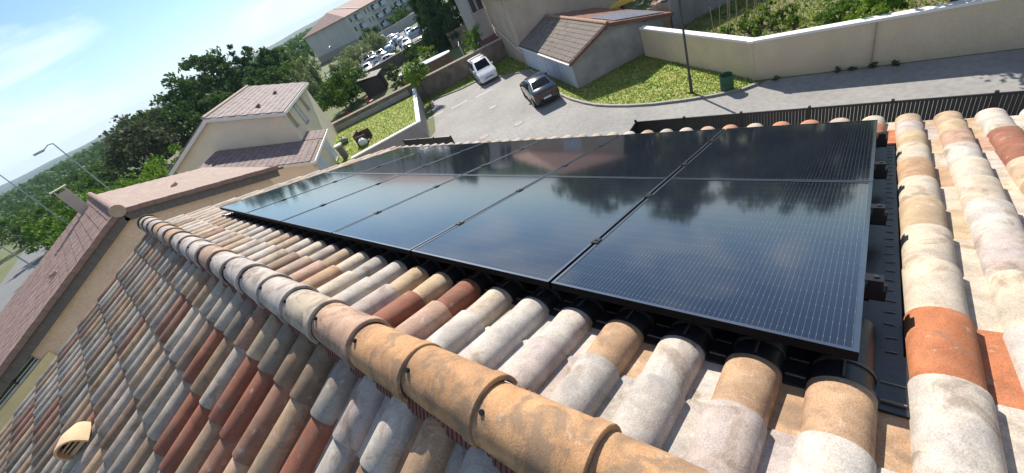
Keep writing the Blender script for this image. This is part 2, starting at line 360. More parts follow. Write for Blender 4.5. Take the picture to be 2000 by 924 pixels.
# ridge tiles: bigger collar end towards the camera, lapping the next one
def ridge_mesh():
    mb = MB(); n = 18; secs = []
    for (yy, r) in ((0.0, .1315), (0.003, .1345), (0.052, .1345), (0.056, .1265), (0.30, .121), (0.48, .1125)):
        r0 = r
        ring = []
        for k in range(n + 1):
            q = R(-8) + (math.pi + R(16)) * k / n; ring.append((r0 * math.cos(q), yy, r0 * math.sin(q)))
        inn = [(x * (1 - .015 / r0), yy, z * (1 - .015 / r0)) for (x, _, z) in ring[::-1]]
        secs.append(ring + inn)
    mb.loft(secs); return mb.mesh('ridge_tile', M_RIDGE, True)
RIDGE = ridge_mesh()
RC = ['ridgetan', 'ridgetan', 'ridgetan', 'ridgetan', 'ridgetan', 'ridgetan', 'pink', 'cream', 'ridgegrey', 'ridgegrey', 'ridgegrey', 'ridgegrey', 'pink', 'ridgegrey', 'ridgegrey', 'ridgegrey', 'tan', 'mauve', 'tan', 'grey', 'mauve', 'cream', 'grey', 'pink', 'grey', 'cream', 'mauve']
scr = MB(); scr.tube([(0, 0, -.004), (0, 0, .012)], .010, 8)
SCREW = scr.mesh('screw', M_BLACKM, True)
yy = 0.465 - 0.425 * 7
i = 0
while yy < 8.25:
    j = max(0, i - 4)
    c = PAL[RC[j % len(RC)]] if j < len(RC) else pick('R')
    jf = random.uniform(.9, 1.06)
    rt = link('ridge_tile', RIDGE, T(RX + random.uniform(-.006, .006), yy + random.uniform(-.008, .008), RZ - 0.006 + random.uniform(-.004, .004)) @ Matrix.Rotation(R(random.uniform(-.9, .9)), 4, 'Z') @ Matrix.Rotation(R(random.uniform(-4, 4)), 4, 'Y'), roof); rt.color = (*[v * jf for v in c], 1)
    q = R(112); r = .116
    link('screw', SCREW, T(RX + r * math.cos(q), yy + .395, RZ - .004 + r * math.sin(q)) @ Matrix.Rotation(R(-22), 4, 'Y'), roof)
    yy += 0.425; i += 1
endm = MB(); n = 24
ring_o = [(0.138 * math.cos(2 * math.pi * k / n), 8.40, 0.138 * math.sin(2 * math.pi * k / n)) for k in range(n)]
endm.extr(ring_o, (0, 0.03, 0))
part('ridge_end_cap', endm, mat('ridge_cap_dark', (.05, .035, .03), .7), roof, T(RX, 0, RZ))
for sgn in (-1, 1):                          # ribbed terracotta seal rolled out under the ridge
    mb = MB(); y = Y0; kk = 0
    while y < 8.3:
        hgt = .006 if kk % 2 else 0.0
        p0 = Vector((RX + sgn * .100, y, RZ - .030)); p1 = Vector((RX + sgn * .142, y, RZ - .092)); u = Vector((sgn * .5, 0, .86)) * hgt
        a, b_ = p0 + u, p1 + u; dy = Vector((0, .0125, 0))
        mb.add([a, b_, b_ + dy, a + dy, a - Vector((0, 0, .02)), b_ - Vector((0, 0, .02)), b_ + dy - Vector((0, 0, .02)), a + dy - Vector((0, 0, .02))],
               [(0, 1, 2, 3), (4, 7, 6, 5), (0, 4, 5, 1), (1, 5, 6, 2), (2, 6, 7, 3), (3, 7, 4, 0)])
        y += .0125; kk += 1
    part('ridge_seal', mb, M_TERRA, roof, Matrix())
gut = MB()
gx = RS(5.26, 0, PAN + .06)
gut.extr([(gx.x - .02, Y0, gx.z), (gx.x - .02, Y0, gx.z - .10), (gx.x + .10, Y0, gx.z - .10), (gx.x + .10, Y0, gx.z), (gx.x + .085, Y0, gx.z), (gx.x + .085, Y0, gx.z - .085), (gx.x - .005, Y0, gx.z - .085), (gx.x - .005, Y0, gx.z)], (0, Y1 - Y0, 0))
part('gutter', gut, mat('gutter_dark', (.03, .03, .035), .45), roof, Matrix())
# vent tile with hooded outlet on the left slope
vm = MB(); secs = []
for (x, w, h) in ((-.20, .02, .055), (-.17, .085, .085), (-.06, .115, .135), (.07, .120, .150), (.10, .118, .146)):
    top = [(x, w * math.cos(math.pi * k / 12), -0.02 + (h + .02) * math.sin(math.pi * k / 12) ** .55) for k in range(13)]
    bot = [(x, (w - .016) * math.cos(math.pi * k / 12), -0.025 + (h + .008) * math.sin(math.pi * k / 12) ** .55) for k in range(12, -1, -1)]
    secs.append(top + bot)
vm.loft(secs)
vp = LS(1.82, 4.85, 0.02); VMW = Matrix.Translation(vp) @ ROT_L @ Matrix.Rotation(R(70), 4, 'Z') @ Matrix.Scale(0.92, 4)
vmat = mat('pale_clay', (.58, .40, .24), .85, .12, 9, .2)
vent = part('roof_vent', vm, vmat, roof, VMW, True, 'pale cream hooded vent tile on the shaded slope')
vl = MB(); vl.box(.02, -.10, -.02, .06, .10, .012); vl.box(.02, -.10, .03, .05, .10, .042); vl.box(.02, -.10, .065, .05, .10, .077)
part('louvre', vl, vmat, vent, VMW)
vb = MB(); vb.box(-.02, -.09, -.03, 0, .09, .085)
part('vent_mouth_shade', vb, mat('vent_shade', (.02, .018, .016), .9), vent, VMW)  # dark block standing for the shade inside the hood

# ------------------------------------------------------------------ black flashing tray under the panels
tray = thing('flashing_tray', T(*RS(2.95, 3.5, PAN + .02)), 'black plastic flashing tray with moulded humps under the solar panels', 'flashing')
trm = MB()
trm.extr([tuple(RS(1.40, -.185, PAN + .004)), tuple(RS(4.42, -.185, PAN + .004)), tuple(RS(4.42, -.185, PAN + .022)), tuple(RS(1.40, -.185, PAN + .022))], (0, 7.3, 0))
part('tray_sheet', trm, M_BLACKPL, tray, Matrix())
def cap_mesh():
    mb = MB(); n = 12; secs = []
    for (x, a, h) in ((0, .084, .075), (.012, .084, .075), (.013, .092, .083), (.03, .092, .083), (.031, .084, .075), (.115, .083, .074), (.116, .088, .079), (.13, .088, .079), (.131, .083, .073), (.42, .080, .068)):
        top = [(x, a * math.cos(math.pi * k / n), (h - .001) * math.sin(math.pi * k / n) ** .8 - .082) for k in range(n + 1)]
        secs.append(top + [(x, -a - .004, -.094), (x, a + .004, -.094)])
    for i_ in range(9):
        mb.cur = 1 if i_ in (1, 6) else 0; mb.loft(secs[i_:i_ + 2], False)
    mb.cur = 1
    mb.box(.03, -.004, -.012, .116, .004, -.003)      # raised spine
    return mb.mesh('flashing_hump', [M_BLACKPL, mat('worn_edge_highlight', (.085, .075, .06), .5, .3, 20)], True)  # worn rib edges, their highlight painted as a paler plastic
CAP = cap_mesh()
rib = MB(); rib.box(0, -.030, 0, .006, .030, .006)
RIB = rib.mesh('flashing_rib', mat('flashing_rib_pale', (.16, .13, .095), .6))  # rib paler than the black tray
tick = MB(); tick.box(0, -.016, 0, .004, .016, .003)
TICK = tick.mesh('flashing_tick', mat('flashing_tick_pale', (.15, .14, .135), .5))  # tick paler than the tray sheet
for c in range(0, 29):
    y = -0.03 + 0.25 * c
    link('flashing_hump', CAP, Matrix.Translation(RS(1.300, y, CREST + .004)) @ ROT_R, tray)
    link('flashing_pan', RIB, Matrix.Translation(RS(1.335, y - .125, PAN - .012)) @ ROT_R, tray)
    link('flashing_pan', RIB, Matrix.Translation(RS(1.43, y - .125, PAN - .004)) @ ROT_R, tray)
for c in range(0, 29):
    y = -0.03 + 0.25 * c
    pm = MB(); pm.extr([tuple(RS(1.30, y - .172, PAN - .010)), tuple(RS(1.60, y - .172, PAN - .002)), tuple(RS(1.60, y - .172, PAN + .01)), tuple(RS(1.30, y - .172, PAN + .002))], (0, .096, 0)); part('flashing_apron', pm, M_BLACKPL, tray, Matrix())
for k in range(34):
    s = 1.44 + k * .088
    link('flashing_tick', TICK, Matrix.Translation(RS(s, -.150 + random.uniform(-.004, .004), PAN + .003)) @ ROT_R @ Matrix.Rotation(R(random.uniform(-12, 12)), 4, 'Z'), tray)

# ------------------------------------------------------------------ solar panels
PWc, PLr = 1.177, 1.628                      # pitch of columns / rows
M_GLASS = panel_glass_mat()
def frame_mesh():
    L2, W2 = PLr / 2 - .004, PWc / 2 - .009; b_ = .016; z0, z1 = -.036, .0
    mb = MB()
    mb.box(-L2, -W2, z0, -L2 + b_, W2, z1); mb.box(L2 - b_, -W2, z0, L2, W2, z1)
    mb.box(-L2 + b_, -W2, z0, L2 - b_, -W2 + b_, z1); mb.box(-L2 + b_, W2 - b_, z0, L2 - b_, W2, z1)
    mb.m = [0 if i % 6 == 1 else 1 for i in range(len(mb.f))]
    return mb.mesh('frame', [M_FRAMESHEEN, M_FRAMEUNLIT])
FRAME = frame_mesh()
gm = MB(); L2, W2 = PLr / 2 - .020, PWc / 2 - .025; gm.box(-L2, -W2, -.008, L2, W2, -.0025); GLASS = gm.mesh('glass', M_GLASS)
cm = MB(); cm.box(-.030, -.019, -.004, .030, .019, .006); cm.box(-.026, -.006, -.05, .026, .006, -.004); CLAMP = cm.mesh('clamp', [M_BLACKM])
cm = MB(); cm.tube([(0, 0, .006), (0, 0, .012)], .008, 8); BOLT = cm.mesh('bolt', M_STEEL, True)
RAILS = (1.81, 2.56, 3.31, 4.08)
ordn = ['nearest', 'second', 'third', 'fourth', 'fifth', 'farthest']
for row in range(2):
    for c in range(6):
        sc_ = 1.325 + PLr * (row + .5); yc = -.066 + PWc * (c + .5)
        mw = Matrix.Translation(RS(sc_, yc, 1.0)) @ ROT_R
        rowtxt = 'in the row nearer the ridge tiles' if row == 0 else 'in the row nearer the street'
        p = thing('solar_panel', mw, 'black framed solar panel %s, %s' % (rowtxt, ordn[c] + (' to the camera' if c == 0 else ' from the camera' if c < 5 else  ' by the far verge')), 'solar panel', 'solar panels on the foreground roof')
        link('frame', FRAME, mw, p); link('glass', GLASS, mw, p)
        for s in RAILS[row * 2:row * 2 + 2]:
            if c < 5:
                cw = Matrix.Translation(RS(s, yc + PWc / 2, 1.0)) @ ROT_R
                k_ = link('clamp', CLAMP, cw, p); link('bolt', BOLT, cw, k_)
railn = ['first rail below the ridge', 'second rail below the ridge', 'third rail below the ridge', 'rail nearest the eaves']
for i, s in enumerate(RAILS):
    mw = Matrix.Translation(RS(s, -.066, 1.0)) @ ROT_R
    r_ = thing('mounting_rail', mw, 'black aluminium mounting rail with end clamp, %s' % railn[i], 'rail', 'rails under the solar panels')
    mb = MB(); mb.box(-.02, -.055, -.085, .02, 7.2, -.040); part('rail', mb, M_BLACKM, r_, mw @ Matrix.Scale(1, 4))
    mb = MB(); mb.box(-.03, -.012, -.088, .03, 7.1, -.086); mb.box(.021, -.06, -.11, .05, -.005, -.04); part('foot', mb, M_BLACKM, r_, mw)
    mb = MB(); mb.box(-.028, -.045, -.038, .028, -.002, .002); mb.box(-.028, -.002, .0015, .028, .010, .005)
    mb.box(-.028, -.045, .002, .028, -.002, .005); e_ = part('end_clamp', mb, M_BLACKM, r_, mw)
    link('bolt', BOLT, mw @ Matrix.Translation((0, -.022, 0)), e_)

# ================================================================== GROUND, STREET, LOT
M_GROUND = mat('dry_earth_grass', (.075, .11, .03), .95, .4, .25, .3, 6, col2=(.11, .10, .045))
M_ASPH = mat('pale_asphalt', (.30, .285, .265), .92, .08, .32, .25, 60, speck=.15, col2=(.225, .215, .205), detail=10)
M_ASPH2 = mat('grey_road_asphalt', (.16, .165, .17), .92, .12, .4, .2, 40, speck=.15)
M_KERB = mat('kerb_concrete', (.30, .285, .26), .9, .15, 2, .2)
M_LAWN = mat('lawn_soil', (.15, .235, .03), .95, .3, 2.2, .4, 30, col2=(.33, .29, .11))
M_PAINT = mat('road_paint', (.62, .61, .58), .8, .15, 8)
M_WHITECAP = mat('white_coping', (.74, .73, .71), .8, .06, 3)
g = MB(); g.add([(-4000, -3000, 0), (4000, -3000, 0), (4000, 6000, 0), (-4000, 6000, 0)], [(0, 1, 2, 3)]); struct('ground', g, M_GROUND)
road = MB()
kerb_line = [(19.4, 3.9), (18.95, 4.5), (18.7, 5.6), (18.55, 7.0), (18.5, 8.4), (18.62, 9.8), (18.85, 11.0), (19.15, 12.0), (19.6, 13.0), (20.3, 14.3), (21.1, 15.45), (22.6, 17.0), (24.6, 19.1), (26.6, 21.6)]
lot = [(4.9, -30), (19.75, -30), (19.75, 3.6)] + kerb_line + [(26.4, 24.3), (26.9, 27.5), (25.4, 29.0), (24.0, 31.7), (22.4, 30.1), (18.0, 25.4), (17.0, 25.0), (12.2, 28.2), (9.0, 28.0), (4.9, 26.0)]
road.add([(x, y, .008) for x, y in lot], [tuple(range(len(lot)))]); struct('street', road, M_ASPH)
# kerb stones along the lawn beside the street
kb = thing('kerb', T(19, 9, 0), 'pale concrete kerb curving round the lawn with the lamp post', 'kerb')
for (a, b_) in zip(kerb_line[:-1], kerb_line[1:]):
    a, b_ = Vector((*a, 0)), Vector((*b_, 0)); d = (b_ - a).normalized(); nn = Vector((-d.y, d.x, 0)) * -1
    k = max(1, round((b_ - a).length / 1.0))
    for j in range(k):
        p, q = a + (b_ - a) * (j / k) + d * .006, a + (b_ - a) * ((j + 1) / k) - d * .006
        mb = MB(); mb.extr([p, q, q + nn * .14, p + nn * .14], (0, 0, .11)); part('kerb_stone', mb, M_KERB, kb, Matrix())
lw = MB(); side = kerb_line + [(28.0, 22.1), (21.75, 14.4), (25.5, 11.5), (20.1, 4.4)]
lw.add([(x, y, .05) for x, y in side], [tuple(range(len(side)))]); struct('lawn', lw, M_LAWN)
lw = MB(); strip = [(26.6, 21.6), (28.0, 22.1), (33.0, 27.4), (24.4, 34.2), (22.5, 31.0), (24.0, 31.75), (25.45, 29.05), (26.95, 27.55), (26.45, 24.3)]
lw.add([(x, y, .05) for x, y in strip], [tuple(range(len(strip)))]); struct('grass_strip', lw, M_LAWN)
kb2 = thing('kerb', T(25.5, 27, 0), 'low kerb between the parking bays and the long stone wall', 'kerb')
kl2 = [(26.6, 21.6), (26.4, 24.3), (26.9, 27.5), (25.4, 29.0), (24.0, 31.7), (22.4, 30.1)]
for (a, b_) in zip(kl2[:-1], kl2[1:]):
    a, b_ = Vector((*a, 0)), Vector((*b_, 0)); d = (b_ - a).normalized(); nn = Vector((d.y, -d.x, 0)); k = max(1, round((b_ - a).length))
    for j in range(k):
        p, q = a + (b_ - a) * (j / k) + d * .006, a + (b_ - a) * ((j + 1) / k) - d * .006
        mb = MB(); mb.extr([p, q, q + nn * .12, p + nn * .12], (0, 0, .10)); part('kerb_stone', mb, M_KERB, kb2, Matrix())
GZ = 1.0                                     # raised garden behind the white-capped wall
lw = MB(); gpoly = [(16.7, 25.3), (23.8, 33.3), (17.6, 40.4), (16.2, 38.6), (12.0, 33.0), (12.1, 28.5)]
lw.prism(gpoly, 0.02, GZ); struct('raised_lawn', lw, M_LAWN)
gd = MB(); gdp = [(20.15, -14), (20.15, 4.1), (25.4, 11.3), (27.2, 10.0), (31.2, 6.4), (34, 3), (36, -14)]
gd.add([(x, y, .5) for x, y in gdp], [tuple(range(len(gdp)))]); struct('garden_soil', gd, mat('garden_soil', (.12, .14, .04), .95, .3, .5, .5, 20, col2=(.16, .12, .075)))
# left road behind the neighbour house
rd = MB(); rl = [(-13.5, 60), (-9.5, 60), (-9.2, 84), (-8.2, 105), (-4.5, 150), (2, 220), (-4, 220), (-10.5, 150), (-13.5, 112), (-15.5, 91), (-16.5, 60)]
rd.add([(x, y, .012) for x, y in rl], [tuple(range(len(rl)))]); struct('road', rd, M_ASPH2)
fp = MB(); fp.add([(-9.4, 58, .02), (-6.6, 58, .02), (-6.2, 84, .02), (-5.0, 110, .02), (-7.8, 106, .02), (-9.1, 84, .02)], [tuple(range(6))]); struct('verge_path', fp, mat('sandy_path', (.36, .29, .15), .9, .15, .6))
def marking(pts, lab):
    mb = MB(); mb.add([(x, y, .014) for x, y in pts], [tuple(range(len(pts)))])
    return tag(link('parking_marking', mb.mesh('parking_marking', M_PAINT)), lab, 'marking', 'white parking bay ticks')
def bar(c, az, l, w):
    d = Vector((math.cos(R(az)), math.sin(R(az)))); n_ = Vector((-d.y, d.x)); c = Vector(c)
    return [tuple(c + d * l / 2 + n_ * w / 2), tuple(c - d * l / 2 + n_ * w / 2), tuple(c - d * l / 2 - n_ * w / 2), tuple(c + d * l / 2 - n_ * w / 2)]
marking(bar((23.7, 24.6), -42, 1.5, .10), 'white parking tick on the asphalt just in front of the white van')
marking(bar((22.2, 26.4), -42, 1.5, .10), 'white parking tick between the white van and the white-capped wall')
marking(bar((20.8, 28.2), -42, 1.4, .10), 'white parking tick nearest the white-capped wall')
def manhole(c, r, lab):
    mb = MB(); n = 24
    mb.prism([(c[0] + r * math.cos(2 * math.pi * k / n), c[1] + r * math.sin(2 * math.pi * k / n)) for k in range(n)], .004, .018)
    t_ = thing('manhole_cover', T(c[0], c[1], 0), lab, 'manhole', 'manhole covers in the lot')
    part('ring', mb, mat('manhole_frame', (.20, .19, .18), .8), t_, Matrix())
    mb = MB(); r2 = r * .82
    mb.prism([(c[0] + r2 * math.cos(2 * math.pi * k / n), c[1] + r2 * math.sin(2 * math.pi * k / n)) for k in range(n)], .010, .024)
    part('lid', mb, mat('manhole_lid', (.31, .28, .25), .85, .2, 6, .3), t_, Matrix())
manhole((17.95, 16.95), .38, 'round manhole cover in the lot, nearest the black sedan')
manhole((20.8, 21.4), .38, 'round manhole cover midway between sedan and white-capped wall')
manhole((16.6, 19.0), .38, 'round manhole cover closest to the roof tiles in view')

# grass tufts
def tufts(name, poly, z, n, m, hgt=.10, label=None, inside=None):
    P = np.array(poly); lo, hi = P.min(0), P.max(0); pts = []
    tri = rng.uniform(lo, hi, (n * 3, 2))
    x, y = tri[:, 0], tri[:, 1]; ins = np.zeros(len(tri), bool); j = len(P) - 1
    for i in range(len(P)):
        c = ((P[i, 1] > y) != (P[j, 1] > y)) & (x < (P[j, 0] - P[i, 0]) * (y - P[i, 1]) / (P[j, 1] - P[i, 1] + 1e-9) + P[i, 0]); ins ^= c; j = i
    q = tri[ins][:n]; k = len(q); a = rng.uniform(0, 6.28, k); w = rng.uniform(.02, .06, k); h_ = hgt * rng.uniform(.4, 1.5, k); lean = rng.normal(0, .05, (k, 2))
    co = np.zeros((k, 3, 3)); co[:, 0, 0] = q[:, 0] - w * np.cos(a); co[:, 0, 1] = q[:, 1] - w * np.sin(a); co[:, 1, 0] = q[:, 0] + w * np.cos(a); co[:, 1, 1] = q[:, 1] + w * np.sin(a)
    co[:, 2, 0] = q[:, 0] + lean[:, 0]; co[:, 2, 1] = q[:, 1] + lean[:, 1]; co[:, :2, 2] = z - .01; co[:, 2, 2] = z + h_
    o = link(name, fast_quads(name, co, m, nv=3)); return tag(o, label, 'grass', None, 'stuff')
M_GRASS = leaf_mat('grass_blade', (.12, .24, .025), (.34, .34, .09), .5)
tufts('grass', side, .05, 11000, M_GRASS, .07, 'short patchy grass around the lamp post beside the garage')
tufts('grass', strip, .05, 5000, M_GRASS, .10, 'dry grass strip along the foot of the long stone wall')
tufts('grass', gpoly, GZ, 9000, M_GRASS, .09, 'green lawn inside the white-capped wall by the far house')
tufts('grass', gdp, .5, 20000, leaf_mat('garden_grass', (.09, .16, .02), (.24, .30, .05), .4), .16, 'green garden growth behind the cream street wall')

# ================================================================== STREET FENCE AND WALLS
M_FENCE = mat('black_fence_paint', (.012, .013, .014), .5, .2, 6)
def fence(root_m, L, n_posts, lab, hgt=1.8):
    f_ = thing('street_fence', root_m, lab, 'fence')
    bmb = MB(); bmb.box(-.016, -.0385, .12, .016, .0385, hgt - .06); BAR = bmb.mesh('fence_slat', M_FENCE)
    mb = MB(); mb.box(-.02, 0, hgt - .06, .02, L, hgt); part('top_rail', mb, M_FENCE, f_)
    mb = MB(); mb.box(-.02, 0, .06, .02, L, .12); part('bottom_rail', mb, M_FENCE, f_)
    for i in range(n_posts):
        y = L * i / (n_posts - 1); mb = MB(); mb.box(-.035, y - .035, 0, .035, y + .035, hgt + .06); part('post', mb, M_FENCE, f_)
    k = 0
    while .06 + k * .085 < L - .04:
        link('fence_slat', BAR, root_m @ Matrix.Translation((.0, .07 + k * .085, 0)), f_); k += 1
    return f_
fence(T(13.85, -8.0, 0), 15.1, 9, 'long black slatted metal fence along the street below the eaves')
fence(T(13.85, 7.1, 0, R(90)), 2.2, 2, 'short black fence return at the driveway opening')
fence(T(13.85, 18.5, 0), 4.8, 4, 'short black slatted fence in front of the white-capped garden wall')

def wall_run(name, pts, hgt, thick, m, capm, lab, cap_h=.06, over=.03, base=0.0, cat='wall', heights=None):
    c0 = Vector((*pts[0], 0)); t_ = thing(name, T(c0.x, c0.y, 0), lab, cat)
    for i, (a, b_) in enumerate(zip(pts[:-1], pts[1:])):
        a, b_ = Vector((*a, 0)), Vector((*b_, 0)); d = (b_ - a).normalized(); n_ = Vector((-d.y, d.x, 0)); e = thick / 2
        h0, h1 = (heights[i], heights[i + 1]) if heights else (hgt, hgt)
        mb = MB(); A, B = a - d * (e if i else 0) * .98, b_ + d * e * .98 * (1 if i < len(pts) - 2 else 0)
        mb.add([A - n_ * e + Vector((0, 0, base)), B - n_ * e + Vector((0, 0, base)), B + n_ * e + Vector((0, 0, base)), A + n_ * e + Vector((0, 0, base)),
                A - n_ * e + Vector((0, 0, h0)), B - n_ * e + Vector((0, 0, h1)), B + n_ * e + Vector((0, 0, h1)), A + n_ * e + Vector((0, 0, h0))],
               [(0, 3, 2, 1), (4, 5, 6, 7), (0, 1, 5, 4), (1, 2, 6, 5), (2, 3, 7, 6), (3, 0, 4, 7)])
        part('wall_panel', mb, m, t_, Matrix())
        mb = MB(); w = e + over; zz = .003 * i
        q0, q1 = a - d * ((w if i else 0.0) - .004 * i), b_ + d * (w if i < len(pts) - 2 else over)
        vs = [q0 - n_ * w, q1 - n_ * w, q1 + n_ * w, q0 + n_ * w]; hh = [h0, h1, h1, h0]
        mb.add([v + Vector((0, 0, h_ + .002 + zz)) for v, h_ in zip(vs, hh)] + [v + Vector((0, 0, h_ + cap_h + zz)) for v, h_ in zip(vs, hh)],
               [(0, 3, 2, 1), (4, 5, 6, 7), (0, 1, 5, 4), (1, 2, 6, 5), (2, 3, 7, 6), (3, 0, 4, 7)])
        part('coping', mb, capm, t_, Matrix())
    return t_
M_STWALL = mat('street_wall_render', (.64, .53, .36), .92, .06, 1.1, .25, 50, speck=.08, col2=(.58, .485, .34), detail=9)
wall_run('street_wall', [(25.15, 11.15), (20.0, 4.2), (19.95, .2), (19.9, -14)], 1.72, .22, M_STWALL, M_WHITECAP, 'tall cream rendered street wall with white coping and an angled corner', cap_h=.10, over=.06)
dl = MB(); dl.box(19.785, .16, .02, 19.842, .185, 1.70); link('wall_joint', dl.mesh('wall_joint', mat('joint_grey', (.30, .27, .22), .9)), Matrix(), bpy.data.objects['street_wall'])
wall_run('garden_wall', [(23.75, 33.15), (16.75, 24.95), (12.3, 28.2)], 1.5, .22, mat('grey_garden_wall', (.30, .285, .27), .92, .15, 1.0, .3, 30), M_WHITECAP, 'grey low garden wall with bright white coping bending round the lawn', cap_h=.09, over=.06)
M_STONE = mat('old_stone_wall', (.20, .165, .125), .95, .3, 1.6, .6, 12, col2=(.12, .10, .08))
M_COPE = mat('old_coping_tile', (.42, .35, .26), .9, .25, 3, .3)
lwall = thing('long_stone_wall', T(25, 33.7, 0), 'long weathered stone wall with tiled coping running behind the parking', 'wall')
a, b_ = Vector((17.9, 40.6, 0)), Vector((32.55, 26.35, 0)); d = (b_ - a).normalized(); n_ = Vector((-d.y, d.x, 0))
mb = MB(); mb.extr([a - n_ * .17, b_ - n_ * .17, b_ + n_ * .17, a + n_ * .17], (0, 0, 1.78)); part('wall_body', mb, M_STONE, lwall, Matrix())
mb = MB(); aa, bb = a, a + d * 8.6; mb.extr([aa - n_ * .32 + Vector((0, 0, GZ)), bb - n_ * .32 + Vector((0, 0, GZ)), bb - n_ * .175 + Vector((0, 0, GZ)), aa - n_ * .175 + Vector((0, 0, GZ))], (0, 0, .5)); part('wall_footing', mb, mat('footing_concrete', (.36, .34, .31), .9, .15, 2), lwall, Matrix())
Lw = (b_ - a).length; k = 0
ct = MB(); ct.extr([(-.215, -.24, -.02), (-.215, 0, .085), (-.215, .24, -.02), (-.215, .22, -.045), (-.215, 0, .05), (-.215, -.22, -.045)], (.43, 0, 0)); CTILE = ct.mesh('coping_tile', M_COPE)
az = math.atan2(d.y, d.x)
while k * .44 < Lw - .2:
    p = a + d * (.22 + k * .44); link('coping_tile', CTILE, T(p.x, p.y, 1.832 + random.uniform(0, .008), az + random.uniform(-.01, .01)), lwall); k += 1

# ================================================================== BUILDINGS
def window_part(parent, mw, w, h, framec=None, glass=None, sill=True, bars=1, shutter=None):
    """window set proud of the wall; local frame: x along wall, z up, -y outwards, origin at centre of opening"""
    fm = framec or mat('white_joinery', (.66, .66, .65), .5, .05, 3)
    mb = MB(); t_ = .07
    mb.box(-w / 2 - t_, -.05, -h / 2 - t_, w / 2 + t_, 0.02, -h / 2); mb.box(-w / 2 - t_, -.05, h / 2, w / 2 + t_, 0.02, h / 2 + t_)
    mb.box(-w / 2 - t_, -.05, -h / 2, -w / 2, 0.02, h / 2); mb.box(w / 2, -.05, -h / 2, w / 2 + t_, 0.02, h / 2)
    for i in range(bars):
        x = -w / 2 + w * (i + 1) / (bars + 1); mb.box(x - .03, -.045, -h / 2, x + .03, 0.02, h / 2)
    wn = part('window', mb, fm, parent, mw)
    gb = MB(); gb.box(-w / 2, -.02, -h / 2, w / 2, -.008, h / 2); part('pane', gb, glass or glass_mat('window_glass'), wn, mw)
    if sill:
        sb = MB(); sb.box(-w / 2 - .12, -.16, -h / 2 - .12, w / 2 + .12, -.002, -h / 2 - .072); part('sill', sb, mat('sill_stone', (.5, .48, .44), .85), wn, mw)
    if shutter:
        sb = MB(); sb.box(-w / 2, -.04, h / 2 - h * shutter, w / 2, -.021, h / 2); part('roller_shutter', sb, mat('shutter_grey', (.5, .47, .42), .7), wn, mw)
    return wn
def face(p, az, z):                          # frame on a wall whose outward normal has azimuth az
    n_ = Vector((math.cos(R(az)), math.sin(R(az)), 0)); x = Vector((-n_.y, n_.x, 0))
    return Matrix(((x.x, -n_.x, 0, p[0]), (x.y, -n_.y, 0, p[1]), (0, 0, 1, z), (0, 0, 0, 1)))

def flat_tile(w, l, name, m):
    mb = MB(); e = .018
    secs = []
    for (x, dz) in ((-l, -.012), (0, .012)):
        prof = [(-w / 2, 0), (-w * .30, .004), (-w * .18, .016), (-w * .05, .018), (w * .07, .006), (w * .32, .004), (w / 2 - .006, .010)]
        secs.append([(x, y, z + dz) for y, z in prof] + [(x, y, z + dz - e) for y, z in prof[::-1]])
    mb.loft(secs); return mb.mesh(name, m)
def tile_field(parent, p0, across, down, nrm, n_ac, n_dn, tw, tl, me_single, mat_joined, want_single=None, jitter=.004, skip=None, stagger=0.0):
    """field of tiles; want_single(p) -> keep as single object"""
    rows = Matrix(((down.x, across.x, nrm.x, 0), (down.y, across.y, nrm.y, 0), (down.z, across.z, nrm.z, 0), (0, 0, 0, 1)))
    V = np.array([v.co for v in me_single.vertices]); F = [tuple(p.vertices) for p in me_single.polygons]
    vs, fs, n0 = [], [], 0
    for i in range(n_dn):
        for j in range(n_ac):
            p = p0 + across * (tw * (j + .5 + (stagger if i % 2 else 0))) + down * (tl * (i + 1)) + nrm * random.uniform(0, jitter)
            if skip and skip(p): continue
            mw = Matrix.Translation(p) @ rows @ Matrix.Rotation(R(random.uniform(-.5, .5)), 4, 'X')
            if want_single and want_single(p): o = link('roof_tile', me_single, mw, parent); v = random.uniform(.82, 1.15); o.color = (v, v * random.uniform(.95, 1.03), v, 1)
            else:
                A = np.array(mw); vs.append(V @ A[:3, :3].T + A[:3, 3]); fs += [tuple(a + n0 for a in f) for f in F]; n0 += len(V)
    if vs:
        me = bpy.data.meshes.new('roof_tiles_joined'); me.from_pydata(np.vstack(vs).tolist(), [], fs); me.materials.append(mat_joined); me.update()
        tag(link('roof_tiles_joined', me, Matrix(), parent), kind='stuff')
M_BTILE_SUN = mat('pink_tile_sunlit_tone', (.42, .325, .275), .88, .15, 3.0, .2, 40, speck=.3, col2=(.33, .235, .195))  # sunlit slope: its brightness is put into the tile colour
M_BTILE_SHADE = mat('pink_tile_shade_tone', (.34, .225, .19), .88, .25, 3.0, .2, 40, speck=.3, col2=(.24, .155, .13))  # same roof's shaded slope, the shade painted in as a darker tone
M_CTILE = mat('grey_pink_tile', (.31, .255, .24), .88, .25, 2.0, .2, 20, col2=(.21, .165, .155))
M_FASCIA = mat('white_fascia', (.68, .66, .62), .7, .05, 3)
M_VERGE = mat('dark_verge', (.13, .085, .065), .85, .3, 5)

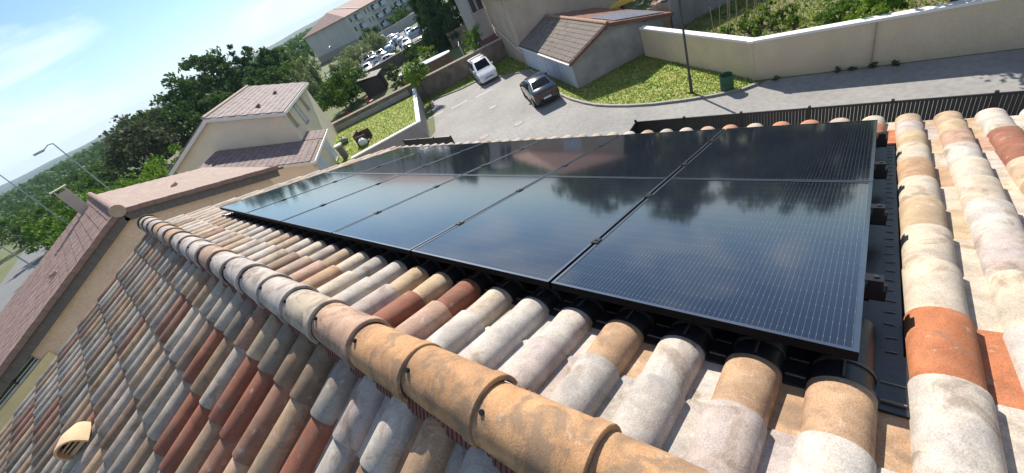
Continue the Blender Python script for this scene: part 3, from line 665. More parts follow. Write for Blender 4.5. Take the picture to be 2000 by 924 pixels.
# --- neighbour house B, gable end towards us
BX, BY, BY2 = .24, 17.0, 28.2; BRZ = H - 1.78; HW = 4.35; TB = math.tan(R(19.6))
nb_ = thing('neighbour_house', T(BX, 22, 0), 'neighbouring house with rosy flat-tiled gable roof and bare cream gable wall', 'house')
ez = BRZ - HW * TB
HWL = 6.4
mb = MB(); wz = .16; mb.extr([(BX - 6.1, BY + .3, 0), (BX + 4.05, BY + .3, 0), (BX + 4.05, BY + .3, BRZ - 4.05 * TB - wz), (BX, BY + .3, BRZ - wz), (BX - 6.1, BY + .3, BRZ - 6.1 * TB - wz)], (0, BY2 - BY - .6, 0))
part('wall', mb, M_RENDER_P, nb_, Matrix())
mb = MB()
for sg in (1, -1):
    hw = HW + .3 if sg > 0 else HWL
    mb.extr([(BX, BY, BRZ - .05), (BX + sg * hw, BY, BRZ - hw * TB - .05), (BX + sg * hw, BY, BRZ - hw * TB - .13), (BX, BY, BRZ - .13)][::sg], (0, BY2 - BY, 0))
broof = part('roof', mb, M_VERGE, nb_, Matrix())
sl = math.hypot(1, TB)
for sg in (1, -1):
    down = Vector((sg, 0, -TB)).normalized(); nrm = Vector((sg * TB, 0, 1)).normalized(); across = nrm.cross(down)
    p0 = Vector((BX, BY if across.y > 0 else BY2, BRZ - .02)); tw, tl = .295, .36
    ft = flat_tile(tw, tl + .06, 'flat_roof_tile', M_BTILE_SUN if sg > 0 else M_BTILE_SHADE)
    tile_field(broof, p0, across, down, nrm, int((BY2 - BY) / tw), 13 if sg > 0 else 18, tw, tl, ft, M_BTILE_SUN if sg > 0 else M_BTILE_SHADE, lambda p: p.y < (20.4 if sg > 0 else 19.7), .012)
    # verge tiles along the gable and grey timber board under them
    vg = MB(); vg.box(0, -.05, -.11, .40, .10, .035); VG = vg.mesh('verge_tile', mat('verge_clay', (.24, .15, .125), .85, .25, 5) if sg < 0 else mat('verge_clay_right', (.24, .15, .125), .85, .25, 5))  # same clay colour on both slopes
    vr = Matrix(((down.x, 0, nrm.x, 0), (down.y, 1, nrm.y, 0), (down.z, 0, nrm.z, 0), (0, 0, 0, 1)))
    for k in range(12 if sg > 0 else 17): link('verge_tile', VG, Matrix.Translation(Vector((BX, BY, BRZ)) + down * (.14 + k * .385) + nrm * (.012 + .006 * (k % 2))) @ vr, broof)
    vb = MB(); vb.box(.06, .06, -.36, 4.75 if sg > 0 else 6.7, .095, -.12); part('barge_board', vb, mat('grey_board', (.135, .115, .105), .8, .25, 4, stretch=(6, 6, 1)), broof, Matrix.Translation(Vector((BX, BY, BRZ))) @ vr)
cap = MB(); n = 12; cap.loft([[(.115 * math.cos(math.pi * 2 * k / n), y, .115 * math.sin(math.pi * 2 * k / n)) for k in range(n)] for y in (0, .40)]); 
BCAP = cap.mesh('ridge_tile', M_BTILE_SHADE, True)
k = 0
while BY - .03 + k * .36 < BY2 - .2:
    o = link('ridge_tile', BCAP, T(BX, BY - .03 + k * .36, BRZ + .05 + (.010 if k % 2 else 0)), broof); k += 1
mb = MB(); mb.extr([(.20 * math.cos(2 * math.pi * q / 20), 0, .19 * math.sin(2 * math.pi * q / 20)) for q in range(20)], (0, .05, 0)); part('ridge_end_disc', mb, mat('end_disc_clay', (.42, .30, .22), .9, .15, 4), broof, T(BX, BY - .085, BRZ + .02))
# chimney with flat cap, vents
mb = MB(); mb.box(-.23, -.22, -1.2, .23, .22, .78); ch = part('chimney', mb, mat('chimney_render', (.47, .40, .32), .9, .1, 3), broof, T(BX - .62, 26.0, BRZ))
mb = MB(); mb.box(-.32, -.30, .93, .32, .30, .97); [mb.box(x - .025, y - .025, .78, x + .025, y + .025, .93) for x in (-.19, .19) for y in (-.17, .17)]; part('chimney_cap', mb, mat('cap_slab', (.55, .5, .43), .85), ch, T(BX - .62, 26.0, BRZ))
for (x, y) in ((-2.35, 20.2), (2.2, 20.6)):
    zz = BRZ - abs(x - BX) * TB
    mb = MB(); mb.loft([[(-.16 * a, .10 * math.cos(q), .11 * math.sin(q) * b2) for q in [math.pi * k / 8 for k in range(9)]] for a, b2 in ((1, .2), (.3, .9), (-.8, 1.1))]); part('roof_vent', mb, mat('vent_clay', (.40, .24, .18), .85), broof, T(x, y, zz + .01))
# sloping glazed veranda band under the verge, pale yellow ledge below it
gy = BY + .28; sv = .285
gz = lambda x, z: H + z + (x + 3.9) * sv
def band(x0, x1, za, zb, y0, th_): m_ = MB(); m_.extr([(x0, y0, gz(x0, zb)), (x1, y0, gz(x1, zb)), (x1, y0, gz(x1, za)), (x0, y0, gz(x0, za))], (0, th_, 0)); return m_
gl_ = part('veranda_glazing', band(-6.3, -3.9, -3.36, -3.86, gy - .03, .04), glass_mat('dark_glass', (.012, .02, .018)), nb_, Matrix())
GJ = mat('grey_joinery', (.42, .43, .44), .5)
for za, zb in ((-3.58, -3.605), (-3.68, -3.705), (-3.78, -3.81), (-3.85, -3.91)): part('veranda_rail', band(-6.3, -3.9, za, zb, gy - .07, .035), GJ, gl_, Matrix())
for x in (-4.55, -5.3): part('veranda_bar', band(x - .04, x, -3.36, -3.86, gy - .10, .028), mat('dark_bar', (.02, .022, .02), .5), gl_, Matrix())
part('ledge', band(-6.3, -3.62, -3.93, -4.9, gy - .06, .07), mat('yellow_render', (.78, .62, .34), .9, .08, 2, .2), nb_, Matrix())

# --- house C with lower wing
CAZ = 51.8; n = Vector((math.cos(R(CAZ)), math.sin(R(CAZ)), 0)); t2 = Vector((-n.y, n.x, 0)); CE = Vector((11.58, 31.53, 0))
CM = Matrix(((n.x, t2.x, 0, CE.x), (n.y, t2.y, 0, CE.y), (0, 0, 1, 0), (0, 0, 0, 1)))       # local x = along ridge, y = across (0 = right eave)
cz_e, cz_r = H - 3.55, H - 1.67; wid = 9.25; half = 4.6; length = 10.9
hc = thing('far_house', CM, 'cream two-storey house with grey-pink tiled roof and lower wing beyond the neighbour', 'house')
sl_c = (cz_r - cz_e) / half
mb = MB(); mb.extr([(.3, .3, 0), (.3, wid - .3, 0), (.3, wid - .3, cz_e + .3 * sl_c - .16), (.3, half, cz_r - .16), (.3, .3, cz_e + .3 * sl_c - .16)], (length - .6, 0, 0)); part('wall', mb, mat('cream_render_far', (.74, .64, .49), .9, .06, 1.0, .2, 40), hc)
mb = MB()
mb.extr([(0, half, cz_r - .03), (0, -.05, cz_e - .05), (0, -.05, cz_e - .13), (0, half, cz_r - .12)], (length, 0, 0)); mb.extr([(0, half, cz_r - .03), (0, half, cz_r - .12), (0, wid + .05, cz_e - .13), (0, wid + .05, cz_e - .05)], (length, 0, 0))
croof = part('roof', mb, M_VERGE, hc)
def Cv(v): return n * v[0] + t2 * v[1] + Vector((0, 0, v[2]))
for sg in (-1, 1):
    dn = Vector((0, sg, -sl_c)).normalized(); nr = Vector((0, sg * sl_c, 1)).normalized(); ac = nr.cross(dn)
    x0 = 0 if ac.x > 0 else length
    p0 = CM @ Vector((x0, half, cz_r - .005)); ft = flat_tile(.33, .44, 'flat_roof_tile_far', M_CTILE)
    tile_field(croof, p0, Cv(ac), Cv(dn), Cv(nr), int(length / .33), 13, .33, .385, ft, M_CTILE, None, .012, None, .5)
    mb = MB(); mb.extr([(-.06, half, cz_r - .06), (-.06, half + sg * (half + .1), cz_e - .06 - .1 * sl_c), (-.06, half + sg * (half + .1), cz_e - .30 - .1 * sl_c), (-.06, half, cz_r - .30)][::sg], (.05, 0, 0)); part('barge_board', mb, M_FASCIA, croof)
mb = MB(); mb.box(0.01, -.14, cz_e - .24, length, -.06, cz_e - .06); part('gutter', mb, M_FASCIA, croof)
mb = MB(); mb.loft([[(x, half + .13 * math.cos(2 * math.pi * q / 10), cz_r + .02 + .12 * math.sin(2 * math.pi * q / 10)) for q in range(10)] for x in (-.03, length)]); part('ridge_roll', mb, mat('ridge_roll_clay', (.36, .27, .22), .85, .2, 6), croof)
for (x, y) in ((2.0, 1.9), (6.5, 1.7)):
    zz = cz_e + y * sl_c; mb = MB(); mb.loft([[(x + .16 * math.cos(q), y - .22 * a, zz + .2 * math.sin(q) * b2) for q in [math.pi * k / 8 for k in range(9)]] for a, b2 in ((-1, .2), (.3, .9), (1, 1.1))]); part('roof_vent', mb, M_VERGE, croof)
for (x, z0, z1, w) in ((1.6, -4.05, -5.0, .62), (4.3, -4.05, -5.5, .95), (6.9, -4.1, -5.05, .62)):
    mw = CM @ Matrix(((1, 0, 0, x), (0, 1, 0, .3), (0, 0, 1, H + (z0 + z1) / 2), (0, 0, 0, 1)))
    window_part(hc, mw, w, z0 - z1, mat('tan_shutter', (.42, .31, .2), .7), mat('tan_shutter', (.42, .31, .2), .7) if w < .9 else mat('pale_blind', (.55, .57, .6), .6), True, 0)
# lower wing: roof falls to the right
we, ww = H - 6.40, -1.05; sw = .39; fx = -4.5
wtop = 5.6; wz = lambda y: we + (y - ww) * sw
mb = MB(); mb.extr([(fx + .3, ww + .3, 0), (fx + .3, wtop, 0), (fx + .3, wtop, wz(wtop) - .2), (fx + .3, ww + .3, wz(ww + .3) - .2)], (-fx - .02, 0, 0)); part('wing_wall', mb, mat('cream_render_far', (.74, .64, .49)), hc)
mb = MB(); mb.box(.302, ww + .3, 0, 2.6, .298, wz(ww + .3) - .2); part('porch_wall', mb, mat('cream_render_far', (.74, .64, .49)), hc)
mb = MB(); mb.extr([(fx, ww, we - .04), (fx, wtop, wz(wtop) - .04), (fx, wtop, wz(wtop) - .13), (fx, ww, we - .13)][::-1], (-fx + .29, 0, 0)); mb.extr([(.295, ww, we - .04), (.295, .29, wz(.29) - .04), (.295, .29, wz(.29) - .13), (.295, ww, we - .13)][::-1], (2.5, 0, 0))
wroof = part('wing_roof', mb, M_VERGE, hc)
dn = Vector((0, -1, -sw)).normalized(); nr = Vector((0, -sw, 1)).normalized(); ac = nr.cross(dn)
M_WTILE = mat('brown_grey_tile', (.22, .165, .155), .88, .3, 2.5, .2, 20, col2=(.15, .105, .10))
ft = flat_tile(.33, .44, 'flat_roof_tile_wing', M_WTILE)
p0 = CM @ Vector((fx if ac.x > 0 else .29, wtop, wz(wtop) - .005)); tile_field(wroof, p0, Cv(ac), Cv(dn), Cv(nr), int((-fx + .29) / .33), 18, .33, .385, ft, M_WTILE)
p0 = CM @ Vector((.30 if ac.x > 0 else 2.8, .28, wz(.28) - .005)); tile_field(wroof, p0, Cv(ac), Cv(dn), Cv(nr), 7, 4, .33, .36, ft, M_WTILE)
mb = MB(); mb.extr([(fx - .06, ww - .03, we - .06), (fx - .06, wtop, wz(wtop) - .05), (fx - .06, wtop, wz(wtop) - .26), (fx - .06, ww - .03, we - .26)][::-1], (.05, 0, 0)); part('barge_board', mb, M_FASCIA, wroof)
mb = MB(); mb.box(fx, ww - .12, we - .2, 2.8, ww - .02, we - .05); part('gutter', mb, M_FASCIA, wroof)
mb = MB(); mb.tube([(fx + .15, ww - .05, we - .2), (fx + .22, ww + .22, we - .6), (fx + .22, ww + .24, .05)], .05, 8); part('downpipe', mb, M_FASCIA, hc)
for x in (-2.6, 1.1):
    mw = CM @ Matrix(((1, 0, 0, x), (0, 1, 0, ww + .3), (0, 0, 1, 1.15 + .9), (0, 0, 0, 1)))
    window_part(hc, mw, 1.3, 1.7, M_FASCIA, mat('pale_blue_shutter', (.58, .63, .72), .6, .05, 3), False, 0)
pl = thing('gate_pillar', T(13.3, 31.3, 0, R(50)), 'grey square gate pillar with pale cap beside the far house', 'pillar', 'gate pillars of the far house')
mb = MB(); mb.box(-.22, -.22, 0, .22, .22, 2.0); part('shaft', mb, mat('pillar_grey', (.17, .16, .155), .9, .2, 3), pl)
mb = MB(); mb.box(-.30, -.30, 2.0, .30, .30, 2.14); part('cap', mb, mat('pillar_cap', (.60, .57, .50), .85), pl)
pl = thing('meter_box', T(13.6, 34.4, 1.0, R(50)), 'cream masonry letterbox block by the entrance of the far house', 'box')
mb = MB(); mb.box(-.3, -.25, 0, .3, .25, 1.1); part('shaft', mb, mat('pillar_grey', (.3, .28, .25), .9), pl); mb = MB(); mb.box(-.42, -.36, 1.1, .42, .36, 1.24); part('cap', mb, mat('pillar_cap', (.60, .57, .50), .85), pl)

# --- garage with tiled gable roof
GA = Vector((21.67, 14.34, 0)); gd_ = Vector((25.466 - 21.667, 11.503 - 14.34, 0)).normalized(); gn = Vector((-gd_.y, gd_.x, 0))
GM = Matrix(((gd_.x, gn.x, 0, GA.x), (gd_.y, gn.y, 0, GA.y), (0, 0, 1, 0), (0, 0, 0, 1)))    # x along gable, y backwards
GL = 10.2; ge, gr, gb = 1.95, 2.92, 1.60; gxr, gxe = 2.72, 7.05
ga = thing('garage', GM, 'low garage with brown tiled gable roof, grey end wall and pale blue side', 'garage')
mb = MB(); mb.extr([(0, .0, 0), (6.4, 0, 0), (6.4, 0, gr - (6.4 - gxr) * .305 - .12), (gxr, 0, gr - .12), (0, 0, ge - .06)], (0, GL, 0)); part('wall', mb, mat('stained_concrete', (.33, .305, .275), .93, .2, .9, .4, 20, col2=(.23, .215, .20)), ga)
mb = MB(); mb.box(-.03, .04, .05, -.002, GL, ge - .16); part('side_panel', mb, mat('pale_blue_paint', (.50, .56, .64), .75, .08, 1.5, col2=(.42, .48, .56)), ga)
for k in range(1, 4):
    mb = MB(); mb.box(-.045, GL * k / 4 - .02, .05, -.031, GL * k / 4 + .02, ge - .18); part('panel_joint', mb, mat('joint_blue', (.33, .37, .43), .8), ga)
mb = MB(); s1 = (gr - ge) / gxr; s2 = (gr - gb) / (gxe - gxr)
mb.extr([(-.25, -.28, ge - .25 * s1 - .03), (gxr, -.28, gr - .03), (gxr, -.28, gr - .1), (-.25, -.28, ge - .25 * s1 - .1)][::-1], (0, GL + .26, 0)); mb.extr([(gxr, -.28, gr - .03), (gxe, -.28, gb - .03), (gxe, -.28, gb - .1), (gxr, -.28, gr - .1)][::-1], (0, GL + .26, 0))
groof = part('roof', mb, M_VERGE, ga)
def Gv(v): return gd_ * v[0] + gn * v[1] + Vector((0, 0, v[2]))
M_GT1 = mat('weathered_brown_tile', (.20, .165, .135), .9, .3, 2.5, .3, 20, col2=(.12, .10, .085)); M_GT2 = mat('red_clay_tile', (.26, .125, .085), .9, .25, 2.5, .3, 20, col2=(.18, .085, .06))
for sg, s_, run, mm in ((-1, s1, gxr + .25, M_GT1), (1, s2, gxe - gxr, M_GT2)):
    dn = Vector((sg, 0, -s_)).normalized(); nr = Vector((sg * s_, 0, 1)).normalized(); ac = nr.cross(dn); tl = .34
    p0 = GM @ Vector((gxr, -.28 if ac.y > 0 else GL - .04, gr)); ft = flat_tile(.245, tl + .06, 'interlocking_tile', mm)
    tile_field(groof, p0, Gv(ac), Gv(dn), Gv(nr), int((GL + .24) / .245), int(run * math.hypot(1, s_) / tl), .245, tl, ft, mm, lambda p: (GM.inverted() @ p).y < 3.3 and sg < 0, .008)
    mb = MB(); L_ = run * math.hypot(1, s_)
    mb.extr([(gxr, -.33, gr + .01), (gxr + sg * run, -.33, gr - run * s_ + .01), (gxr + sg * run, -.33, gr - run * s_ - .20), (gxr, -.33, gr - .20)][::sg], (0, .05, 0)); part('barge_board', mb, mat('red_brown_board', (.15, .07, .05), .8, .25, 4), groof)
gc = MB(); gc.loft([[(.12 * math.cos(2 * math.pi * q / 10), y, .10 * math.sin(2 * math.pi * q / 10)) for q in range(10)] for y in (0, .36)]); GC = gc.mesh('ridge_tile', mat('garage_ridge_clay', (.33, .19, .13), .88, .25, 6), True)
k = 0
while -.3 + k * .33 < GL - .3: link('ridge_tile', GC, GM @ T(gxr, -.3 + k * .33, gr + .03 + .01 * (k % 2)), groof); k += 1
mb = MB(); mb.box(-.34, -.28, ge - .25 * s1 - .12, -.25, GL, ge - .25 * s1 - .03); part('gutter', mb, mat('zinc_pale', (.6, .6, .6), .5), groof)
for (x, zz) in ((.15, ge - .02), (gxr - .1, gr - .26), (5.2, gr - 2.5 * s2 - .22)):
    mb = MB(); mb.box(x - .05, -.26, zz - .06, x + .05, -.005, zz + .06); part('purlin_end', mb, M_WOOD, ga)
# blue-grey PV panels on the garage back slope
pvm = mat('old_pv_cells', (.22, .24, .31), .25, .15, 3, spec=.8); pvf = mat('pv_aluminium', (.62, .63, .65), .35, .05, 5, metal=.6)
for j, (u, lab) in enumerate(((0, 'small framed solar module on the garage roof, nearer the street'), (1, 'small framed solar module on the garage roof, farther from the street'))):
    dn = Vector((1, 0, -s2)).normalized(); nr = Vector((s2, 0, 1)).normalized(); ac = nr.cross(dn)
    c = GM @ (Vector((gxr, 0, gr)) + dn * 2.35 + nr * .09 + Vector((0, .85 + 1.78 * u, 0)))
    X, Y_, Z_ = Gv(dn), Gv(ac), Gv(nr); mw = Matrix(((X.x, Y_.x, Z_.x, c.x), (X.y, Y_.y, Z_.y, c.y), (X.z, Y_.z, Z_.z, c.z), (0, 0, 0, 1)))
    p_ = thing('garage_solar_module', mw, lab, 'solar panel', 'modules on the garage roof')
    mb = MB(); l, w = 3.4, 1.72; mb.box(-l / 2, -w / 2, -.03, l / 2, w / 2, 0); part('module_frame', mb, pvf, p_, mw)
    for q in range(6):
        mb = MB(); x0 = -l / 2 + .03 + q * (l - .06) / 6; mb.box(x0 + .025, -w / 2 + .05, .001, x0 + (l - .06) / 6 - .025, w / 2 - .05, .005); part('cell_row', mb, pvm, p_, mw)

# --- tall house D behind the garage
hd = thing('tall_house', T(29, 22, 0), 'tall beige rendered house rising behind the garage, cut by the picture edge', 'house')
M_DW = mat('beige_house_render', (.46, .38, .285), .92, .12, .7, .3, 30, col2=(.38, .31, .235)); M_DW_SHADE = mat('house_render_shade_grey', (.37, .345, .32), .92, .1, .7, .3, 30)  # second render: backlit wing's shade painted in as grey
p = GM @ Vector((0.03, GL, 0)); A = p; B_ = p + gd_ * 9; C_ = B_ + gn * 7.6; D_ = A + gn * 7.6
mb = MB(); mb.prism([tuple(A)[:2], tuple(B_)[:2], tuple(C_)[:2], tuple(D_)[:2]], 0, 5.6); part('wall', mb, M_DW, hd, Matrix())
e0, e1, e2, e3 = A - gn * .35 - gd_ * .35, B_ - gn * .35 + gd_ * .35, C_ + gn * .35 + gd_ * .35, D_ + gn * .35 - gd_ * .35; apx = (A + B_ + C_ + D_) / 4
mb = MB(); mb.add([v + Vector((0, 0, 5.55)) for v in (e0, e1, e2, e3)] + [apx + Vector((0, 0, 7.4))] + [v + Vector((0, 0, 5.45)) for v in (e0, e1, e2, e3)], [(0, 1, 4), (1, 2, 4), (2, 3, 4), (3, 0, 4), (8, 7, 6, 5), (0, 5, 6, 1), (1, 6, 7, 2), (2, 7, 8, 3), (3, 8, 5, 0)]); part('roof', mb, M_GT2, hd, Matrix())
mb = MB(); q = A - gd_ * .05; mb.tube([q + Vector((0, 0, .1)), q + Vector((0, 0, 5.3))], .05, 8); part('downpipe', mb, mat('pipe_grey', (.42, .4, .38), .6), hd, Matrix())
W1 = D_ + gd_ * .0; W2_ = W1 - gd_ * 1.5; mb = MB(); mb.prism([tuple(W2_ + gn * .1)[:2], tuple(W1 + gn * .1)[:2], tuple(W1 + gn * 6)[:2], tuple(W2_ + gn * 6)[:2]], 0, 6.6); part('wing_wall', mb, M_DW_SHADE, hd, Matrix())
aznf = math.degrees(math.atan2(-gn.y, -gn.x))
for u, z in ((-1.05, 5.3), (-.4, 5.3)): window_part(hd, face(tuple(W1 + gd_ * u + gn * .1), aznf, z), .32, 1.25, mat('dark_shutter', (.09, .075, .07), .7), glass_mat('window_glass'), True, 1)
window_part(hd, face(tuple(A + gd_ * 3.9), aznf, 4.75), 1.5, .9, M_FASCIA, mat('pale_blue_blind', (.45, .55, .66), .5), True, 1)
mb = MB(); mb.extr([A - gd_ * .06 + gn * .3 + Vector((0, 0, 1.1)), A - gd_ * .06 + gn * 6.8 + Vector((0, 0, 2.75)), A - gd_ * .06 + gn * 6.8 + Vector((0, 0, 2.85)), A - gd_ * .06 + gn * .3 + Vector((0, 0, 1.2))], gd_ * -.06); part('stair_string', mb, M_FASCIA, hd, Matrix())
# red tiled lean-to and gate behind the long wall
sh = thing('lean_to', T(33.0, 29.6, 0), 'small lean-to with plum red sheet roof against the shaded house wing', 'shed')
mb = MB(); a_, b2 = Vector((30.6, 29.3, 0)), Vector((33.0, 27.0, 0)); dd = (b2 - a_).normalized(); nn = Vector((-dd.y, dd.x, 0))
mb.add([a_ + Vector((0, 0, 1.95)), b2 + Vector((0, 0, 1.95)), b2 + nn * 2.4 + Vector((0, 0, 2.75)), a_ + nn * 2.4 + Vector((0, 0, 2.75)), a_ + Vector((0, 0, 1.88)), b2 + Vector((0, 0, 1.88)), b2 + nn * 2.4 + Vector((0, 0, 2.68)), a_ + nn * 2.4 + Vector((0, 0, 2.68))], [(0, 1, 2, 3), (7, 6, 5, 4), (0, 4, 5, 1), (1, 5, 6, 2), (2, 6, 7, 3), (3, 7, 4, 0)]); part('roof', mb, mat('plum_sheet', (.20, .07, .075), .6, .15, 3), sh, Matrix())
mb = MB(); mb.extr([a_ + nn * .3, b2 + nn * .3, b2 + nn * 2.3, a_ + nn * 2.3], (0, 0, 1.9)); part('wall', mb, M_DW_SHADE, sh, Matrix())
gt = thing('garden_gate', T(44.5, 40.2, 0, R(-40)), 'dark double gate between old stone posts in front of the conifers', 'gate')
mb = MB(); mb.box(-1.8, -.05, .1, 1.8, .05, 2.4); part('gate_leaf', mb, mat('dark_gate_paint', (.02, .025, .028), .6), gt)
for x in (-2.1, 2.1): mb = MB(); mb.box(x - .3, -.3, 0, x + .3, .3, 2.7); part('post', mb, M_STONE, gt)
mb = MB(); mb.box(-5.5, -.2, 0, -2.42, .2, 2.0); part('side_wall', mb, M_STONE, gt)

# --- apartment block
ab = thing('apartment_block', T(74, 116, 0, R(20)), 'long pale apartment block with hipped pinkish roof in the background', 'building')
AW, AL = 17.0, 56.0; ah = 8.0
M_APT = mat('apartment_render', (.50, .47, .43), .9, .07, .3, col2=(.44, .41, .38))
mb = MB(); mb.box(0, 0, 0, AL, AW, ah); part('wall', mb, M_APT, ab)
mb = MB(); o_ = .5; mb.add([(-o_, -o_, ah), (AL + o_, -o_, ah), (AL + o_, AW + o_, ah), (-o_, AW + o_, ah), (5, AW / 2, ah + 2.9), (AL - 5, AW / 2, ah + 2.9), (-o_, -o_, ah - .2), (AL + o_, -o_, ah - .2), (AL + o_, AW + o_, ah - .2), (-o_, AW + o_, ah - .2)],
    [(0, 1, 5, 4), (1, 2, 5), (2, 3, 4, 5), (3, 0, 4), (9, 8, 7, 6), (0, 6, 7, 1), (1, 7, 8, 2), (2, 8, 9, 3), (3, 9, 6, 0)]); aroof = part('roof', mb, mat('apartment_roof_tile', (.33, .21, .18), .9, .15, .6), ab)
mb = MB(); mb.extr([(8.6, -.5, ah + .03), (8.9, -.5, ah + .03), (8.9, AW / 2, ah + 2.98), (8.6, AW / 2, ah + 2.98)], (0, 0, .12)); part('fire_wall', mb, M_WHITECAP, aroof)
mb = MB(); mb.box(-.04, 0.02, 0, -.002, AW - .02, 1.9); part('base_band', mb, mat('apartment_base', (.34, .28, .22), .9), ab)
def awin(x, z, w, h, bal=False):
    mw = ab_m @ Matrix.Translation((x, 0, z)); wn = window_part(ab, mw, w, h, M_FASCIA, glass_mat('window_glass'), False, 1)
    if bal:
        mb = MB(); mb.box(-w / 2 - .3, -1.1, -h / 2 - .25, w / 2 + .3, -.06, -h / 2 - .1); mb.box(-w / 2 - .3, -1.1, -h / 2 - .1, w / 2 + .3, -1.02, -h / 2 + .85); part('balcony', mb, mat('balcony_pale_blue', (.46, .52, .58), .7, .06, 2), wn, mw)
ab_m = W['apartment_block']
for f_ in range(3):
    z = 1.5 + f_ * 2.6
    for x, w, bal in ((2.0, 1.0, 0), (5.2, 1.6, 1), (10.5, .7, 0), (12.5, .7, 0), (15.5, 2.2, 1), (20.5, 2.4, 1), (25, .8, 0), (28.5, 2.2, 1), (33, 2.2, 1), (37, .8, 0), (41, 2.2, 1), (46, 2.2, 1), (51, 1.6, 1)): awin(x, z, w, 1.3, bal)
for x in (7.2, 18.0, 30.8): mb = MB(); mb.box(x - .12, -.12, 0, x + .12, -.01, ah - .25); part('downpipe', mb, mat('apt_pipe', (.30, .26, .22), .7), ab)
# background house pieces far left between the trees
fh = thing('hidden_cottage', T(8.6, 58, 0, R(35)), 'small pale cottage almost hidden by trees', 'house')
mb = MB(); mb.box(0, 0, 0, 6, 4, 3.9); part('wall', mb, M_APT, fh); mb = MB(); mb.extr([(-.3, -.3, 3.9), (-.3, 2, 5.0), (-.3, 4.3, 3.9)][::-1], (6.6, 0, 0)); part('roof', mb, M_GT1, fh)

# ================================================================== STREET FURNITURE
M_LAMP = mat('lamp_dark_grey', (.035, .037, .04), .45, .15, 5); M_GALV = mat('galvanised', (.30, .33, .36), .4, .1, 4, metal=.4)
lp = thing('street_lamp', T(19.3, 6.72, 0), 'dark slender street lamp post on the grass by the green bin', 'street lamp')
mb = MB(); mb.tube([(0, 0, 0), (0, 0, .9), (0, 0, .92), (0, 0, 4.6)], [.075, .07, .055, .045], 12); part('post', mb, M_LAMP, lp, smooth=True)
mb = MB(); mb.tube([(0, 0, 0), (0, 0, .05)], .14, 12); part('base_plate', mb, M_LAMP, lp)
mb = MB(); mb.tube([(0, 0, 4.6), (-.25, .05, 4.75), (-.8, .16, 4.78)], [.04, .035, .03], 8); part('arm', mb, M_LAMP, lp, smooth=True)
mb = MB(); mb.box(-1.25, .06, 4.72, -.75, .28, 4.82); part('lamp_head', mb, M_LAMP, lp)
def far_lamp(x, y, h, az, lab, arm=.75):
    l_ = thing('street_lamp', T(x, y, 0, R(az)), lab, 'street lamp')
    mb = MB(); mb.tube([(0, 0, 0), (0, 0, h * .25), (0, 0, h)], [.09, .07, .04], 10); part('post', mb, M_GALV, l_, smooth=True)
    mb = MB(); mb.tube([(0, 0, h), (arm * .4, 0, h + .05), (arm, 0, h - .12)], [.035, .03, .03], 8); part('arm', mb, M_GALV, l_, smooth=True)
    mb = MB(); mb.loft([[(arm + a, .10 * s_ * q, h - .14 + zz) for q, zz in ((-1, 0), (-.6, .09), (.6, .09), (1, 0), (.7, -.05), (-.7, -.05))] for a, s_ in ((-.05, .4), (.15, 1), (.5, .9), (.65, .3))]); part('lamp_head', mb, mat('lamp_head_grey', (.45, .47, .5), .4), l_)
    return l_
far_lamp(1.45, 45, 10.75, 195, 'tall grey street lamp with bent arm rising behind the neighbour roof')
far_lamp(-2.75, 60, 11.6, 195, 'tallest grey street lamp at the left, its head out of view')
far_lamp(-5.35, 44, 6.9, 150, 'short street lamp with pale head at the left picture edge', .7)
far_lamp(55.5, 84, 6.6, 250, 'street lamp in front of the apartment block end wall', .6)
far_lamp(44, 78, 5.6, 200, 'low street lamp with pale head left of the apartment block', .8)
bn = thing('green_bin', T(19.2, 5.12, .05), 'green woven garden waste bag standing by the street wall', 'bin')
mb = MB(); secs = []
for z, r in ((0, .25), (.03, .275), (.25, .285), (.5, .28), (.72, .295)):
    secs.append([((r + .006 * math.sin(5 * q + z * 9)) * math.cos(q), (r + .006 * math.sin(5 * q + z * 9)) * math.sin(q), z) for q in [2 * math.pi * k / 20 for k in range(20)]])
mb.loft(secs, False); mb.add(secs[0], [tuple(range(19, -1, -1))])
inn = [[(x * .94, y * .94, max(z, .05)) for x, y, z in s_] for s_ in secs[::-1]]; mb.loft(inn, False)
mb.loft([secs[-1], inn[0]], False); part('bag', mb, mat('green_woven', (.03, .10, .045), .75, .2, 14, .3, 60), bn, smooth=True)
mb = MB(); mb.tube([(-.29, -.08, .45), (-.34, -.06, .33), (-.34, .04, .33), (-.29, .06, .45)], .012, 6); part('handle', mb, mat('black_webbing', (.02, .02, .02), .8), bn)
mb = MB(); mb.tube([(.292 * math.cos(q), .292 * math.sin(q), .725) for q in [2 * math.pi * k / 24 for k in range(25)]], .012, 6); part('rim', mb, mat('black_webbing', (.02, .02, .02), .8), bn)

